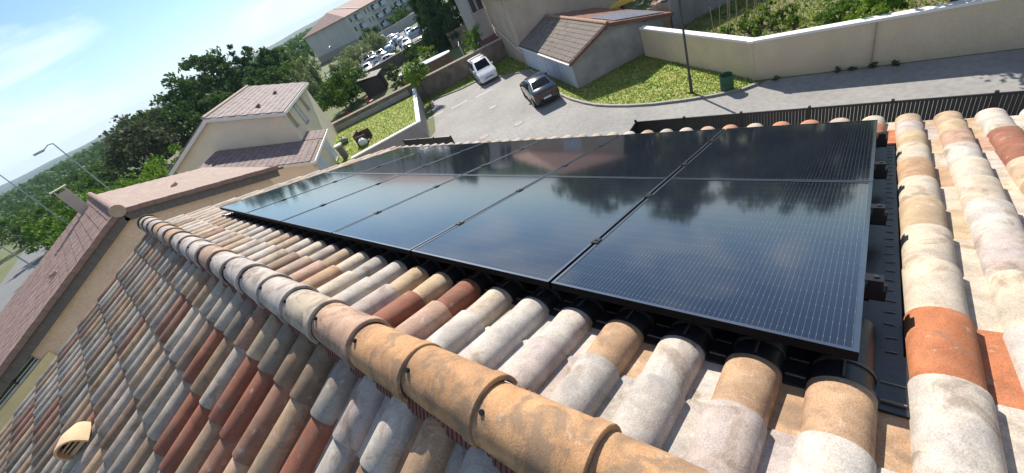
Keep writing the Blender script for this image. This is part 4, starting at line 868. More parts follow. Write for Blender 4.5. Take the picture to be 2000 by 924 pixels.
# ================================================================== CARS
M_TYRE = mat('tyre', (.018, .018, .018), .85); M_RIM = mat('rim_alloy', (.45, .46, .48), .35, .05, 5, metal=.6); M_CARGL = glass_mat('car_glass', (.012, .016, .02), .04)
def wheel_meshes():
    mb = MB(); mb.tube([(0, -.10, 0), (0, -.095, 0), (0, .095, 0), (0, .10, 0)], [.28, .315, .315, .28], 18); ty = mb.mesh('tyre', M_TYRE, True)
    mb = MB(); mb.tube([(0, -.104, 0), (0, .104, 0)], [.20, .20], 14); rm = mb.mesh('rim', M_RIM); return ty, rm
TYRE, RIM = wheel_meshes()
def car(name, mw, st, paint, lab, group, detail=True, plate=True, lights=((.16, .015, .015), (.7, .7, .66)), lod=False, extra=None):
    """st: stations (x, half width, z bottom, z belt, half width roof, z roof); front = +x"""
    t_ = thing(name, mw, lab, 'car', group)
    mb = MB(); secs = []
    for (x, w, zb, zl, wr, zr) in st:
        secs.append([(x, -w * .9, zb), (x, -w, zb + .14), (x, -w * 1.0, (zb + zl) / 2 + .1), (x, -w * .975, zl), (x, -wr - .03, zr - .05), (x, -wr + .08, zr), (x, wr - .08, zr), (x, wr + .03, zr - .05), (x, w * .975, zl), (x, w * 1.0, (zb + zl) / 2 + .1), (x, w, zb + .14), (x, w * .9, zb)])
    mb.loft(secs); part('body', mb, paint, t_, mw, True)
    # glazing: follow the stations whose roof rises above the belt
    up = [i for i, s_ in enumerate(st) if s_[5] - s_[3] > .15]
    lo, hi = up[0], up[-1]
    for sg in (-1, 1):
        gl = MB()
        for i in range(lo, hi):
            a, b_ = st[i], st[i + 1]; f0, f1 = .06, .06
            def pt(s_, u, xx): y = s_[1] * .975 * (1 - u) + (s_[4] + .03) * u; return (xx, sg * (y + .006), s_[3] + (s_[5] - .05 - s_[3]) * u)
            q = [pt(a, .10, a[0] + f0), pt(b_, .10, b_[0] - f1), pt(b_, .93, b_[0] - f1), pt(a, .93, a[0] + f0)]
            gl.add(q, [(0, 1, 2, 3) if sg < 0 else (3, 2, 1, 0)])
        part('side_glass', gl, M_CARGL, t_, mw)
    def screen(i, j, nm):
        a, b_ = st[i], st[j]
        dx = b_[0] - a[0]; k0, k1 = .08, .94
        def P(u, sg):
            z = a[5] + (b_[5] - a[5]) * u; y = (a[4] + (b_[4] - a[4]) * u) - .10; return Vector((a[0] + dx * u, sg * y, z))
        nrm = Vector((-(b_[5] - a[5]), 0, dx)); nrm = nrm.normalized() * (.006 if dx > 0 else -.006)
        m_ = MB(); m_.add([P(k0, -1) + nrm, P(k1, -1) + nrm, P(k1, 1) + nrm, P(k0, 1) + nrm], [(0, 1, 2, 3), (3, 2, 1, 0)]); part(nm, m_, M_CARGL, t_, mw)
    screen(lo - 1, lo, 'rear_window'); screen(hi, hi + 1, 'windscreen')
    L0, L1 = st[0][0], st[-1][0]
    for x in (L0 + .78, L1 - .82):
        for sg in (-1, 1):
            wmw = mw @ T(x, sg * (st[3][1] - .085), .315); w_ = link('wheel', TYRE, wmw, t_); link('rim', RIM, wmw, w_)
            if detail:
                m_ = MB(); c = (x, sg * (st[3][1] + .004), .33); m_.add([(c[0] + .36 * math.cos(q), c[1], c[2] + .36 * math.sin(q)) for q in [math.pi * k / 12 for k in range(13)]], [tuple(range(13)), tuple(range(12, -1, -1))]); part('wheel_arch', m_, M_TYRE, t_, mw)
    for sg in (-1, 1):
        m_ = MB(); w, zl = st[0][1], st[0][3]; m_.box(L0 - .012, sg * w * .62 - .16, zl - .20, L0 + .05, sg * w * .62 + .16, zl - .03); part('tail_light', m_, mat('tail_red', lights[0], .3), t_, mw)
        m_ = MB(); w, zl = st[-1][1], st[-1][3]; m_.box(L1 - .06, sg * w * .66 - .18, zl - .19, L1 + .012, sg * w * .66 + .18, zl - .03); part('headlight', m_, mat('headlight_clear', lights[1], .15), t_, mw)
    if plate:
        for xx in (L0 - .02, L1 + .004): m_ = MB(); m_.box(xx, -.26, .50 if xx < 0 else .42, xx + .016, .26, .61 if xx < 0 else .53); part('number_plate', m_, mat('plate_white', (.7, .7, .68), .5), t_, mw)
    if detail:
        m_ = MB(); m_.box(L1 - .02, -.42, .48, L1 + .006, .42, .60); part('grille', m_, M_TYRE, t_, mw)
        for sg in (-1, 1): i = hi; m_ = MB(); m_.box(st[i][0] + .25, sg * (st[i][1] + .02) - .09, st[i][3], st[i][0] + .38, sg * (st[i][1] + .02) + .09, st[i][3] + .14); part('door_mirror', m_, paint, t_, mw)
        for (xx) in (st[lo][0] + .05, (st[lo][0] + st[hi][0]) / 2 + .1, st[hi][0] + .2):
            for sg in (-1, 1): m_ = MB(); m_.box(xx, sg * (st[3][1] + .001) - .003, .32, xx + .012, sg * (st[3][1] + .001) + .003, .92); part('door_seam', m_, M_TYRE, t_, mw)
        m_ = MB(); m_.box(L0 - .006, -st[0][1] * .9, .28, L0 + .02, st[0][1] * .9, .40); part('rear_bumper_trim', m_, M_TYRE, t_, mw)
    return t_
SEDAN = [(-2.30, .74, .32, .92, .66, .96), (-2.20, .84, .22, .98, .74, 1.05), (-1.72, .88, .20, 1.00, .74, 1.09), (-.95, .90, .19, .98, .60, 1.43), (-.2, .91, .19, .96, .61, 1.47), (.42, .91, .19, .95, .60, 1.42), (1.20, .90, .19, .93, .74, .99), (2.00, .86, .20, .80, .70, .86), (2.28, .72, .26, .70, .58, .72)]
VAN = [(-2.06, .78, .32, 1.05, .70, 1.10), (-2.02, .84, .24, 1.06, .74, 1.30), (-1.93, .86, .22, 1.06, .68, 1.76), (-.8, .87, .20, 1.06, .68, 1.82), (.35, .87, .20, 1.05, .66, 1.78), (1.12, .87, .20, 1.00, .74, 1.10), (1.85, .84, .22, .86, .70, .93), (2.07, .72, .28, .72, .56, .76)]
HATCH = [(-1.95, .74, .30, .92, .68, .96), (-1.90, .82, .22, .95, .72, 1.10), (-1.55, .85, .20, .96, .60, 1.42), (-.5, .86, .20, .95, .61, 1.48), (.3, .86, .20, .94, .60, 1.43), (1.05, .85, .20, .92, .72, .98), (1.75, .82, .22, .80, .68, .85), (1.98, .68, .28, .68, .54, .70)]
M_BLK = mat('black_car_paint', (.010, .012, .016), .18, .1, 4, spec=.6, coat=.8); M_WHT = mat('white_car_paint', (.72, .73, .74), .25, .03, 4, coat=.6)
sedan = car('sedan', T(21.55, 17.35, .012, R(48)), SEDAN, M_BLK, 'black saloon car parked in the lot beside the garage', None)
van = car('minivan', T(26.95, 26.9, .012, R(233)), VAN, M_WHT, 'white van parked facing us in front of the long stone wall', None)
mb = MB(); mb.box(-.9, -.62, 1.83, -.82, .62, 1.87); mb.box(.1, -.62, 1.83, .18, .62, 1.87); mb.box(-.9, -.66, 1.80, .2, -.60, 1.85); mb.box(-.9, .60, 1.80, .2, .66, 1.85); part('roof_rack', mb, M_TYRE, van, W[van.name])
# crowd of parked cars in front of the apartment block
spots = [(50.7, 90.7), (46.9, 74.0), (50.5, 77.5), (48.9, 72.1), (42.4, 62.1), (50.9, 71.5), (41.3, 66.4), (53.8, 74.6), (59.6, 80.6), (61.5, 84.3), (54.3, 71.4), (51.1, 66.1), (46.1, 60.4), (61.3, 76.8), (58.3, 72.0), (66.0, 93.3), (37.4, 64.3), (57.0, 76.6), (47.6, 57.6), (44.5, 70.2)]
cols = [('white', (.70, .71, .73)), ('silver', (.45, .46, .48)), ('white', (.72, .72, .72)), ('dark grey', (.06, .065, .07)), ('white', (.7, .7, .72)), ('light blue', (.32, .42, .52)), ('white', (.7, .7, .7)), ('black', (.015, .015, .02)), ('silver', (.5, .5, .52))]
proto = {}
where = ['behind the low bushes', 'near the wall', 'in the middle of the crowded lot', 'toward the apartment block', 'beside the conifers']
for i, (x, y) in enumerate(spots):
    cn, cc = cols[i % len(cols)]; key = cn
    near = 'nearest the far garden' if y < 63 else 'amid the crowded car park' if y < 75 else 'at the back by the apartment block'
    mw = T(x, y, .012, R([48, 228, 52, 235, 140][i % 5] + random.uniform(-6, 6)))
    lab = '%s car parked %s' % (cn, near)
    if key not in proto:
        proto[key] = car('parked_car', mw, HATCH if i % 3 else SEDAN, mat('paint_' + cn.replace(' ', '_'), cc, .22, .04, 4, coat=.5), lab, 'cars in the crowded car park', detail=False, plate=False)
    else:
        src = proto[key]; r_ = tag(link('parked_car', None, mw), lab, 'car', 'cars in the crowded car park')
        for ch in src.children:
            c = ch.copy(); COL.objects.link(c); c.parent = r_; W[c.name] = mw
            for g_ in ch.children: d_ = g_.copy(); COL.objects.link(d_); d_.parent = c
# asphalt of that car park and garden behind the stone wall
cp = MB(); cp.add([(x, y, .02) for x, y in ((34, 62), (48, 54), (66, 74), (72, 96), (58, 108), (48, 96))], [tuple(range(6))]); struct('car_park', cp, M_ASPH2)
wall_run('car_park_wall', [(31.0, 61), (39.5, 56.5), (46.5, 53.0)], 1.5, .25, mat('dark_stone_wall', (.14, .11, .09), .95, .3, 1.5), M_COPE, 'dark stone wall between the gardens and the crowded car park')
wall_run('apartment_yard_wall', [(62, 97), (70, 92), (84, 92)], 2.0, .25, mat('grey_yard_wall', (.36, .35, .34), .9, .1, 1), M_COPE, 'grey yard wall in front of the apartment block')
# pool
po = thing('swimming_pool', T(31.6, 39.9, 0, R(-52)), 'long above-ground pool with pale blue cover behind the stone wall', 'pool')
def oval(a, b_, n=28, e=.6): return [(a * abs(math.cos(q)) ** e * math.copysign(1, math.cos(q)), b_ * abs(math.sin(q)) ** e * math.copysign(1, math.sin(q))) for q in [2 * math.pi * k / n for k in range(n)]]
mb = MB(); mb.prism(oval(3.3, 1.0), .3, 1.45); part('pool_wall', mb, mat('pool_wood', (.20, .12, .075), .8, .2, 4), po)
mb = MB(); mb.prism(oval(3.36, 1.06), 1.452, 1.50); part('rim', mb, mat('pool_rim', (.4, .42, .45), .6), po)
mb = MB(); mb.prism(oval(3.24, .94), 1.502, 1.53); part('cover', mb, mat('pool_cover_blue', (.12, .28, .46), .6, .2, 1.6, .3, 5, col2=(.03, .07, .30)), po)
# shed and things in that garden
sd_ = thing('garden_shed', T(30.3, 49.5, 0, R(40)), 'dark wooden garden shed under the trees behind the stone wall', 'shed')
mb = MB(); mb.box(-1.5, -1.2, 0, 1.5, 1.2, 2.0); part('wall', mb, mat('shed_dark', (.05, .04, .035), .85, .3, 4), sd_); mb = MB(); mb.extr([(-1.7, -1.4, 2.0), (-1.7, 1.4, 2.35), (-1.7, 1.4, 2.42), (-1.7, -1.4, 2.07)], (3.4, 0, 0)); part('roof', mb, mat('shed_roof', (.22, .20, .18), .9), sd_)
mb = MB(); mb.box(-.4, -1.23, .05, .4, -1.201, 1.8); part('door', mb, mat('shed_door', (.02, .018, .016), .9), sd_)
for (x, y, lab) in ((26.2, 45.5, 'small red plastic garden chair nearest the shed'), (23.4, 46.2, 'small red plastic garden chair in deep tree shade')):
    c = thing('garden_chair', T(x, y, 0, R(30)), lab, 'chair'); rm = mat('red_plastic', (.35, .02, .025), .5)
    mb = MB(); mb.box(-.25, -.25, .40, .25, .25, .45); part('seat', mb, rm, c); mb = MB(); mb.extr([(-.25, .25, .45), (.25, .25, .45), (.25, .40, .95), (-.25, .40, .95)], (0, .04, 0)); part('backrest', mb, rm, c)
    for sx in (-1, 1):
        for sy in (-1, 1): mb = MB(); mb.tube([(sx * .22, sy * .22, .40), (sx * .27, sy * .27, 0)], .025, 6); part('leg', mb, rm, c)
# swing frame / white post behind the wall
sp_ = thing('clothes_post', T(31.0, 32.6, 0, R(40)), 'white T-shaped clothes line post behind the stone wall', 'post')
mb = MB(); mb.tube([(0, 0, 0), (0, 0, 2.5)], .05, 8); part('post', mb, mat('white_metal', (.6, .6, .6), .5), sp_); mb = MB(); mb.tube([(-.7, 0, 2.45), (0, 0, 2.5), (.7, 0, 2.6)], .035, 8); part('crossbar', mb, mat('white_metal', (.6, .6, .6), .5), sp_)
# clutter on the raised lawn
def stack(name, x, y, rz, boxes, lab, cat):
    t_ = thing(name, T(x, y, GZ, R(rz)), lab, cat)
    for nm, bx, m_ in boxes: mb = MB(); mb.box(*bx); part(nm, mb, m_, t_)
stack('wooden_crate', 15.6, 31.4, 40, [('side_board', (-.7, -.5, 0, -.64, .5, .75), M_WOOD), ('side_board', (.64, -.5, 0, .7, .5, .75), M_WOOD), ('back_board', (-.639, .44, 0, .639, .5, .95), M_WOOD), ('bottom', (-.639, -.5, .02, .639, .439, .10), M_WOOD)], 'open brown wooden crate on the lawn by the white coping', 'crate')
def bagobj(name, x, y, r, h, m_, lab, cat):
    t_ = thing(name, T(x, y, GZ), lab, cat); mb = MB(); secs = []
    for u in range(7):
        z = h * u / 6; rr = r * (math.sin(math.pi * (.12 + .8 * u / 6)) ** .6)
        secs.append([(rr * (1 + .12 * math.sin(3 * q + u)) * math.cos(q), rr * (1 + .1 * math.cos(2 * q + u)) * math.sin(q), z) for q in [2 * math.pi * k / 14 for k in range(14)]])
    mb.loft(secs); part('sack', mb, m_, t_, smooth=True); mb = MB(); mb.tube([(0, 0, h - .02), (.03, .02, h + .07)], [.05, .07], 7); part('tied_neck', mb, m_, t_)
bagobj('rubble_sack', 14.9, 30.6, .38, .6, mat('pale_sack', (.55, .60, .60), .7, .1, 6), 'pale sack leaning beside the wooden crate', 'sack')
bagobj('rubble_sack', 15.5, 34.8, .42, .55, mat('green_sack', (.12, .17, .12), .7, .3, 6), 'grey green sack alone on the lawn near the pillar', 'sack')
bagobj('rubble_sack', 16.5, 32.3, .3, .45, mat('olive_sack', (.22, .25, .19), .7, .3, 6), 'small olive sack behind the wooden crate', 'sack')

# ================================================================== KITCHEN GARDEN BEHIND THE STREET WALL
M_STAKE = mat('bamboo_stake', (.40, .30, .17), .8, .2, 6)
stk = [(25.6, 7.3), (25.0, 6.8), (25.5, 6.5), (24.7, 6.2), (24.8, 5.9), (25.3, 5.5), (25.5, 5.2), (26.9, 5.4), (27.2, 5.1), (26.1, 4.2), (26.9, 6.4), (27.6, 6.0)]
for i, (x, y) in enumerate(stk):
    mb = MB(); h_ = random.uniform(1.3, 1.8); mb.tube([(0, 0, 0), (random.uniform(-.08, .08), random.uniform(-.08, .08), h_)], [.022, .018], 6)
    tag(link('plant_stake', mb.mesh('plant_stake', M_STAKE), T(x, y, .5)), 'thin wooden plant stake in the kitchen garden behind the cream wall', 'stake', 'stakes in the kitchen garden')
wall_run('concrete_boundary_wall', [(27.2, 10.1), (31.6, 6.2), (37, 1.5)], 2.6, .25, mat('stained_grey_wall', (.20, .195, .185), .95, .25, .8, .4, 12, col2=(.13, .125, .12), stretch=(1, 1, .35)), mat('wall_top_grey', (.25, .24, .22), .9), 'tall stained grey concrete wall behind the kitchen garden')
fl = thing('flower_box', T(28.9, 10.9, 0, R(-40)), 'planter of red and orange flowers above the garage roof', 'planter')
mb = MB(); mb.box(-.9, -.25, 1.6, .9, .25, 2.05); mb.box(-.7, -.2, 0, .7, .2, 1.599); part('box', mb, mat('planter_stone', (.3, .25, .2), .9), fl)
for k in range(46):
    mb = MB(); c = Vector((random.uniform(-.85, .85), random.uniform(-.2, .2), random.uniform(2.1, 2.42))); pts = [c + Vector((math.cos(q) * .075, math.sin(q) * .075, random.uniform(-.02, .03))) for q in [2 * math.pi * j / 7 for j in range(7)]]
    mb.add([tuple(v) for v in pts] + [tuple(c + Vector((0, 0, .03)))], [(j, (j + 1) % 7, 7) for j in range(7)]); part('flower', mb, [mat('petal_red', (.55, .02, .06), .6), mat('petal_orange', (.75, .25, .02), .6), mat('petal_pink', (.6, .08, .2), .6)][k % 3], fl)
yb_ = thing('yellow_boat', T(32.5, 14.2, 0, R(-55)), 'yellow upturned canoe lying behind the garage solar modules', 'canoe')
mb = MB(); mb.loft([[(x, w * math.cos(q), 1.7 + h_ * math.sin(q)) for q in [math.pi * k / 8 for k in range(9)]] + [(x, -w * .9, 1.68), (x, w * .9, 1.68)] for x, w, h_ in ((-2.2, .05, .1), (-1.6, .35, .35), (0, .5, .42), (1.6, .35, .35), (2.2, .05, .1))]); part('hull', mb, mat('yellow_hull', (.60, .36, .03), .5, .1, 3), yb_, smooth=True)
for x in (-1.2, 1.2): mb = MB(); mb.box(x - .06, -.5, 0, x + .06, .5, 1.68); part('trestle', mb, M_WOOD, yb_)

# ================================================================== VEGETATION
M_BARK = mat('bark', (.085, .065, .05), .95, .3, 4, .5, 14, stretch=(1, 1, .25))
LEAF = {'dark': leaf_mat('leaf_dark', (.028, .066, .018), (.10, .165, .036)), 'green': leaf_mat('leaf_green', (.04, .095, .014), (.13, .22, .03)), 'bright': leaf_mat('leaf_bright', (.07, .16, .016), (.20, .31, .035)),
        'pale': leaf_mat('leaf_pale', (.13, .18, .07), (.30, .35, .15)), 'conifer': leaf_mat('leaf_conifer', (.022, .055, .02), (.065, .12, .03), .15), 'olive': leaf_mat('leaf_olive', (.045, .06, .03), (.12, .14, .065))}
def tree(name, x, y, h, rx, kind, lab, leaf='dark', n=2600, ls=.30, base=0.0, crown0=.25, cat='tree', group=None, ry=None, lean=0):
    t_ = thing(name, T(x, y, base), lab, cat, group); ry = ry or rx
    zc0 = h * crown0; rz = (h - zc0) / 2; zc = zc0 + rz
    mb = MB(); tr = max(.05, h * .018); top = zc + rz * .3
    mb.tube([(0, 0, -.05), (.05 * rx * random.uniform(-1, 1), .05 * rx, h * .25), (lean * .5, .0, zc), (lean, 0, top)], [tr * 1.25, tr, tr * .7, tr * .25], 8)
    for k in range(7):
        q = random.uniform(0, 6.28); z0 = zc0 + rz * random.uniform(.0, .9); r_ = rx * random.uniform(.5, .8)
        mb.tube([(lean * .3, 0, z0), (math.cos(q) * r_ * .5 + lean * .4, math.sin(q) * r_ * .5, z0 + rz * .25), (math.cos(q) * r_ + lean * .5, math.sin(q) * r_, z0 + rz * random.uniform(.3, .6))], [tr * .5, tr * .3, tr * .1], 5, False)
    part('trunk', mb, M_BARK, t_)
    nc = max(8, n // 55)
    u = rng.normal(size=(nc, 3)); u /= np.linalg.norm(u, axis=1)[:, None]; rad = rng.uniform(.25, 1, nc) ** .5
    if kind == 'cone':
        zz = rng.uniform(0, 1, nc) ** 1.3; a = rng.uniform(0, 6.28, nc); rr = (1 - zz * .85) * rng.uniform(.5, 1.0, nc) * (0.85 + .25 * np.sin(a * 3))
        cen = np.stack([np.cos(a) * rr * rx, np.sin(a) * rr * ry, zc0 + zz * (h - zc0)], 1); cs = np.full(nc, rx * .22)
    elif kind == 'column':
        zz = rng.uniform(0, 1, nc); a = rng.uniform(0, 6.28, nc); prof = np.sin(np.pi * (.12 + .80 * zz)) ** .7; rr = prof * rng.uniform(.55, 1.0, nc)
        cen = np.stack([np.cos(a) * rr * rx, np.sin(a) * rr * ry, zc0 + zz * (h - zc0)], 1); cs = np.full(nc, rx * .20)
    else:
        lump = 1 + .25 * np.sin(u[:, 0] * 4 + x) * np.cos(u[:, 1] * 5 + y) + rng.normal(0, .08, nc)
        cen = u * rad[:, None] * lump[:, None] * np.array([rx, ry, rz]) * .88; cen[:, 2] += zc; cs = rx * rng.uniform(.16, .32, nc)
    cen[:, 0] += lean * (cen[:, 2] / h)
    idx = rng.integers(0, nc, n); off = rng.normal(size=(n, 3)); off /= np.linalg.norm(off, axis=1)[:, None]; off *= (rng.uniform(0, 1, n) ** .5 * cs[idx])[:, None]
    off[:, 2] *= .65
    if kind == 'willow': off[:, 2] = -np.abs(rng.normal(0, 1, n)) * cs[idx] * 1.8; off[:, :2] *= .55
    p = cen[idx] + off; p[:, 2] = np.maximum(p[:, 2], .05)
    d1 = rng.normal(size=(n, 3)); 
    if kind in ('willow', 'column', 'cone'): d1[:, 2] += (2.2 if kind != 'willow' else -2.2)
    d1 /= np.linalg.norm(d1, axis=1)[:, None]; d2 = np.cross(d1, rng.normal(size=(n, 3))); d2 /= np.linalg.norm(d2, axis=1)[:, None]
    s_ = ls * rng.uniform(.6, 1.4, n)[:, None]; w_ = s_ * (.28 if kind in ('willow', 'column', 'cone') else .55)
    co = np.stack([p - d1 * s_ * .5, p + d2 * w_ * .5, p + d1 * s_ * .5, p - d2 * w_ * .5], 1)
    link('crown', fast_quads('crown', co, LEAF[leaf]), W[t_.name], t_)
    return t_
S = tree
# dark tall group behind the far house
S('broadleaf_tree', 18.4, 77.8, 12.9, 4.4, 'round', 'tallest left dark oak-like tree, standing up into the sky', 'dark', 5200, .55)
S('broadleaf_tree', 24.6, 81.5, 14.2, 4.2, 'round', 'tallest dark tree against the sky, right of its twin', 'dark', 5200, .55)
S('broadleaf_tree', 31.4, 88, 12.8, 2.9, 'round', 'dark rounded tree against the sky, third of the skyline row from the left', 'dark', 3600, .55)
S('broadleaf_tree', 36.6, 89, 11.8, 3.4, 'round', 'dark rounded tree against the sky, fourth of the skyline row from the left', 'dark', 3600, .55)
S('broadleaf_tree', 41.0, 95, 9.6, 3.0, 'round', 'lower dark tree at the right end of the skyline row', 'dark', 2600, .5)
S('broadleaf_tree', 27.5, 74, 8.8, 4.0, 'round', 'dark tree in front of the skyline row behind the far house roof', 'dark', 3200, .5)
S('broadleaf_tree', 33.5, 80, 7.4, 3.8, 'round', 'mid green tree right of the far house ridge', 'green', 3000, .5)
S('broadleaf_tree', 12.8, 70.5, 10.6, 4.2, 'round', 'dark tree filling the gap left of the tallest pair', 'dark', 3600, .5)
S('broadleaf_tree', 17.0, 66, 8.4, 3.8, 'round', 'dark tree directly behind the left eave of the far house', 'dark', 3400, .5)
S('broadleaf_tree', 7.6, 65.6, 10.8, 4.6, 'round', 'olive dark round tree at the left edge of the skyline group', 'olive', 4600, .5)
S('broadleaf_tree', 12.0, 84, 11.0, 4.0, 'round', 'dim tree far behind the olive round one', 'dark', 2600, .55)
S('broadleaf_tree', 47.0, 102, 6.4, 3.2, 'round', 'green tree between skyline row and apartment block', 'green', 2800, .55)
# bright hedge trees behind neighbour roof
for i, (x, y, h_, r_) in enumerate(((4.6, 44.5, 7.2, 2.6), (2.4, 42.0, 7.4, 2.6), (.6, 46.5, 7.4, 2.9), (-.8, 50.5, 7.3, 3.0), (7.6, 49.0, 6.6, 2.4), (-.9, 43.6, 6.4, 2.0))):
    S('broadleaf_tree', x, y, h_, r_, 'round', 'bright green leafy tree behind the neighbour roof, ' + ['beside the far house corner', 'second from the far house', 'third from the far house', 'beyond the chimney', 'tucked under the cottage', 'closest to the chimney'][i], 'bright', 4200, .30, crown0=.12, group='bright trees behind the neighbour roof')
for i, (x, y, h_, r_, lf) in enumerate(((-4.4, 85, 7.2, 3.8, 'green'), (-1.7, 105, 7.4, 4.5, 'green'), (-7.2, 96, 6.2, 3.6, 'dark'), (-4.6, 72, 5.9, 2.8, 'bright'), (-3.4, 62, 5.4, 2.6, 'green'), (-4.0, 79, 5.4, 3.2, 'green'), (-5.6, 66, 3.4, 1.8, 'dark'), (2.2, 110, 7.9, 4.5, 'dark'), (4.5, 92, 8.4, 4.2, 'green'), (-19, 95, 6.0, 4.5, 'green'), (-21.5, 84, 4.2, 3.8, 'bright'), (-18.5, 108, 6.5, 4.6, 'dark'), (-23, 76, 5.0, 4.0, 'green'), (1.0, 70, 7.0, 3.2, 'green'), (3.0, 78, 8.0, 3.6, 'dark'), (-12, 126, 6.8, 4.6, 'green'), (-20, 135, 7.2, 5.5, 'green'))):
    S('roadside_tree', x, y, h_, r_, 'round', '%s tree along the left road, %s' % ({'green': 'mid green', 'dark': 'dark', 'bright': 'light green'}[lf], ['beyond the tall lamp', 'far back by the horizon', 'where the road fades', 'above the sandy path', 'just left of the chimney', 'behind the light green one', 'low and clipped by the lamp foot', 'far back below the horizon line', 'below the olive round tree', 'across the road', 'low across the road', 'far across the road', 'nearest across the road', 'behind the bright hedge trees', 'between hedge trees and skyline group', 'where the road vanishes', 'farthest across the road'][i]), lf, 2600, .42, crown0=.08, group='trees along the left road')
for i, (x, y) in enumerate(((-5.6, 58.5), (-6.0, 62), (-6.3, 67), (-6.4, 73))): S('shrub', x, y, 1.5, .8, 'round', 'yellow flowering shrub on the sandy path, %s' % ['nearest', 'second', 'third', 'farthest'][i], 'pale', 500, .2, crown0=.05, cat='shrub', group='yellow shrubs on the sandy path')
# gardens behind the stone wall
S('broadleaf_tree', 25.6, 50.5, 4.6, 3.2, 'round', 'broad bright green tree beside the far house eave', 'green', 5200, .30, crown0=.1)
S('broadleaf_tree', 28.6, 52.5, 4.4, 3.0, 'round', 'leafy green tree next to the garden shed', 'green', 4600, .30, crown0=.1)
S('broadleaf_tree', 21.0, 52.0, 4.2, 2.6, 'round', 'deep green tree closest to the far house side wall', 'green', 3600, .30, crown0=.1)
S('willow_tree', 33.4, 73, 7.2, 2.8, 'willow', 'pale grey green willow with drooping foliage, the taller', 'pale', 4600, .55, lean=.6)
S('willow_tree', 29.0, 65, 5.4, 2.3, 'willow', 'pale willow in front of the taller willow', 'pale', 3600, .5)
S('broadleaf_tree', 45.8, 76.5, 4.6, 3.6, 'round', 'yellow green blossoming tree below the apartment end wall', 'pale', 3800, .34, crown0=.1)
S('broadleaf_tree', 39.2, 70.5, 4.2, 2.8, 'round', 'yellow green tree at the left end of the crowded car park', 'pale', 3000, .34, crown0=.1)
S('broadleaf_tree', 55.5, 82.5, 4.6, 3.4, 'willow', 'feathery pale tree amid the parked cars', 'pale', 3600, .5, crown0=.1)
S('broadleaf_tree', 66.0, 97.0, 4.4, 3.0, 'round', 'dark tree against the apartment facade', 'dark', 2400, .4, crown0=.1)
S('broadleaf_tree', 76.0, 96.0, 4.4, 3.2, 'round', 'mid green tree by the apartment yard wall', 'green', 2400, .4, crown0=.1)
S('conifer', 42.2, 45.6, 8.6, 3.6, 'cone', 'biggest dark conifer with upright branches by the gate', 'conifer', 9000, .5, crown0=.02)
S('conifer', 44.6, 50.6, 8.4, 3.4, 'cone', 'dark conifer left behind the biggest one', 'conifer', 6000, .5, crown0=.02)
S('conifer', 44.8, 43.6, 7.4, 3.0, 'cone', 'dark conifer at the right behind the gate', 'conifer', 6000, .5, crown0=.02)
S('broadleaf_tree', 54.7, 50.0, 7.5, 4.2, 'round', 'deciduous tree above the dark gate', 'green', 4200, .4)
S('broadleaf_tree', 38.2, 50.0, 2.8, 1.7, 'round', 'dark rounded shrub at the foot of the conifers', 'dark', 1600, .26, crown0=.05)
S('shrub', 32.4, 47.8, 2.5, 1.3, 'round', 'dense round green bush beside the shed', 'dark', 1800, .2, crown0=.03, cat='shrub')
S('shrub', 28.3, 41.6, 2.2, 1.0, 'round', 'silvery olive bush at the left end of the pool', 'olive', 1400, .18, crown0=.05, cat='shrub')
S('shrub', 36.0, 44.0, 2.4, 1.5, 'round', 'light green bush at the far side of the pool', 'bright', 1500, .2, crown0=.05, cat='shrub')
S('shrub', 34.9, 31.0, 2.8, 1.2, 'round', 'dark bush in the corner by the shaded house wing', 'dark', 1500, .18, crown0=.05, cat='shrub')
for i, (x, y) in enumerate(((44.8, 56.0), (42.0, 57.8), (48.2, 54.0))): S('shrub', x, y, 1.8, 1.5, 'round', 'light green shrub along the car park wall, %s' % ['middle of three', 'left of three', 'right of three'][i], 'bright', 1300, .24, crown0=.05, cat='shrub')
S('young_tree', 24.2, 32.35, 3.9, 1.6, 'round', 'young street tree with thin trunk near the white coping end', 'bright', 2600, .19, crown0=.42)
S('young_tree', 31.0, 30.4, 3.9, 1.5, 'round', 'young light green tree behind the white van', 'bright', 2400, .19, crown0=.2, lean=.5)
S('broadleaf_tree', 21.4, -1.9, 5.4, 2.6, 'round', 'garden tree overhanging the street wall at the upper right corner', 'green', 5600, .17, base=.5, crown0=.26)
S('shrub', 21.0, .3, 2.3, .95, 'round', 'leafy green bush spilling over the street wall coping', 'bright', 2600, .14, base=.5, crown0=.05, cat='shrub')
S('shrub', 22.6, 1.4, 1.5, 1.3, 'round', 'low leafy bush behind the coping bush', 'green', 1800, .14, base=.5, crown0=.05, cat='shrub')
vp_ = [(24.6, 6.3), (24.9, 5.7), (24.2, 5.2), (25.0, 4.8), (25.1, 4.3), (25.2, 3.9), (24.6, 4.9), (25.2, 3.5), (26.3, 4.8), (23.7, 4.7), (24.2, 4.2), (24.4, 3.5), (26.0, 5.8), (23.6, 3.2)]
for x, y in vp_: S('vegetable_plant', x + random.uniform(-.15, .15), y, random.uniform(.5, 1.0), random.uniform(.25, .42), 'round', 'leafy vegetable plant among the stakes in the kitchen garden', 'bright', 160, .15, base=.5, crown0=.05, cat='plant', group='vegetables in the kitchen garden')
# weeds at the foot of the street wall
for i, (x, y) in enumerate(((19.70, .1), (19.72, .7), (19.68, 1.2), (19.70, 3.3), (19.66, -.5))): S('weed', x, y, .2, .17, 'round', 'dark weed growing at the foot of the street wall', 'dark', 90, .09, crown0=.03, cat='weed', group='weeds along the street wall')
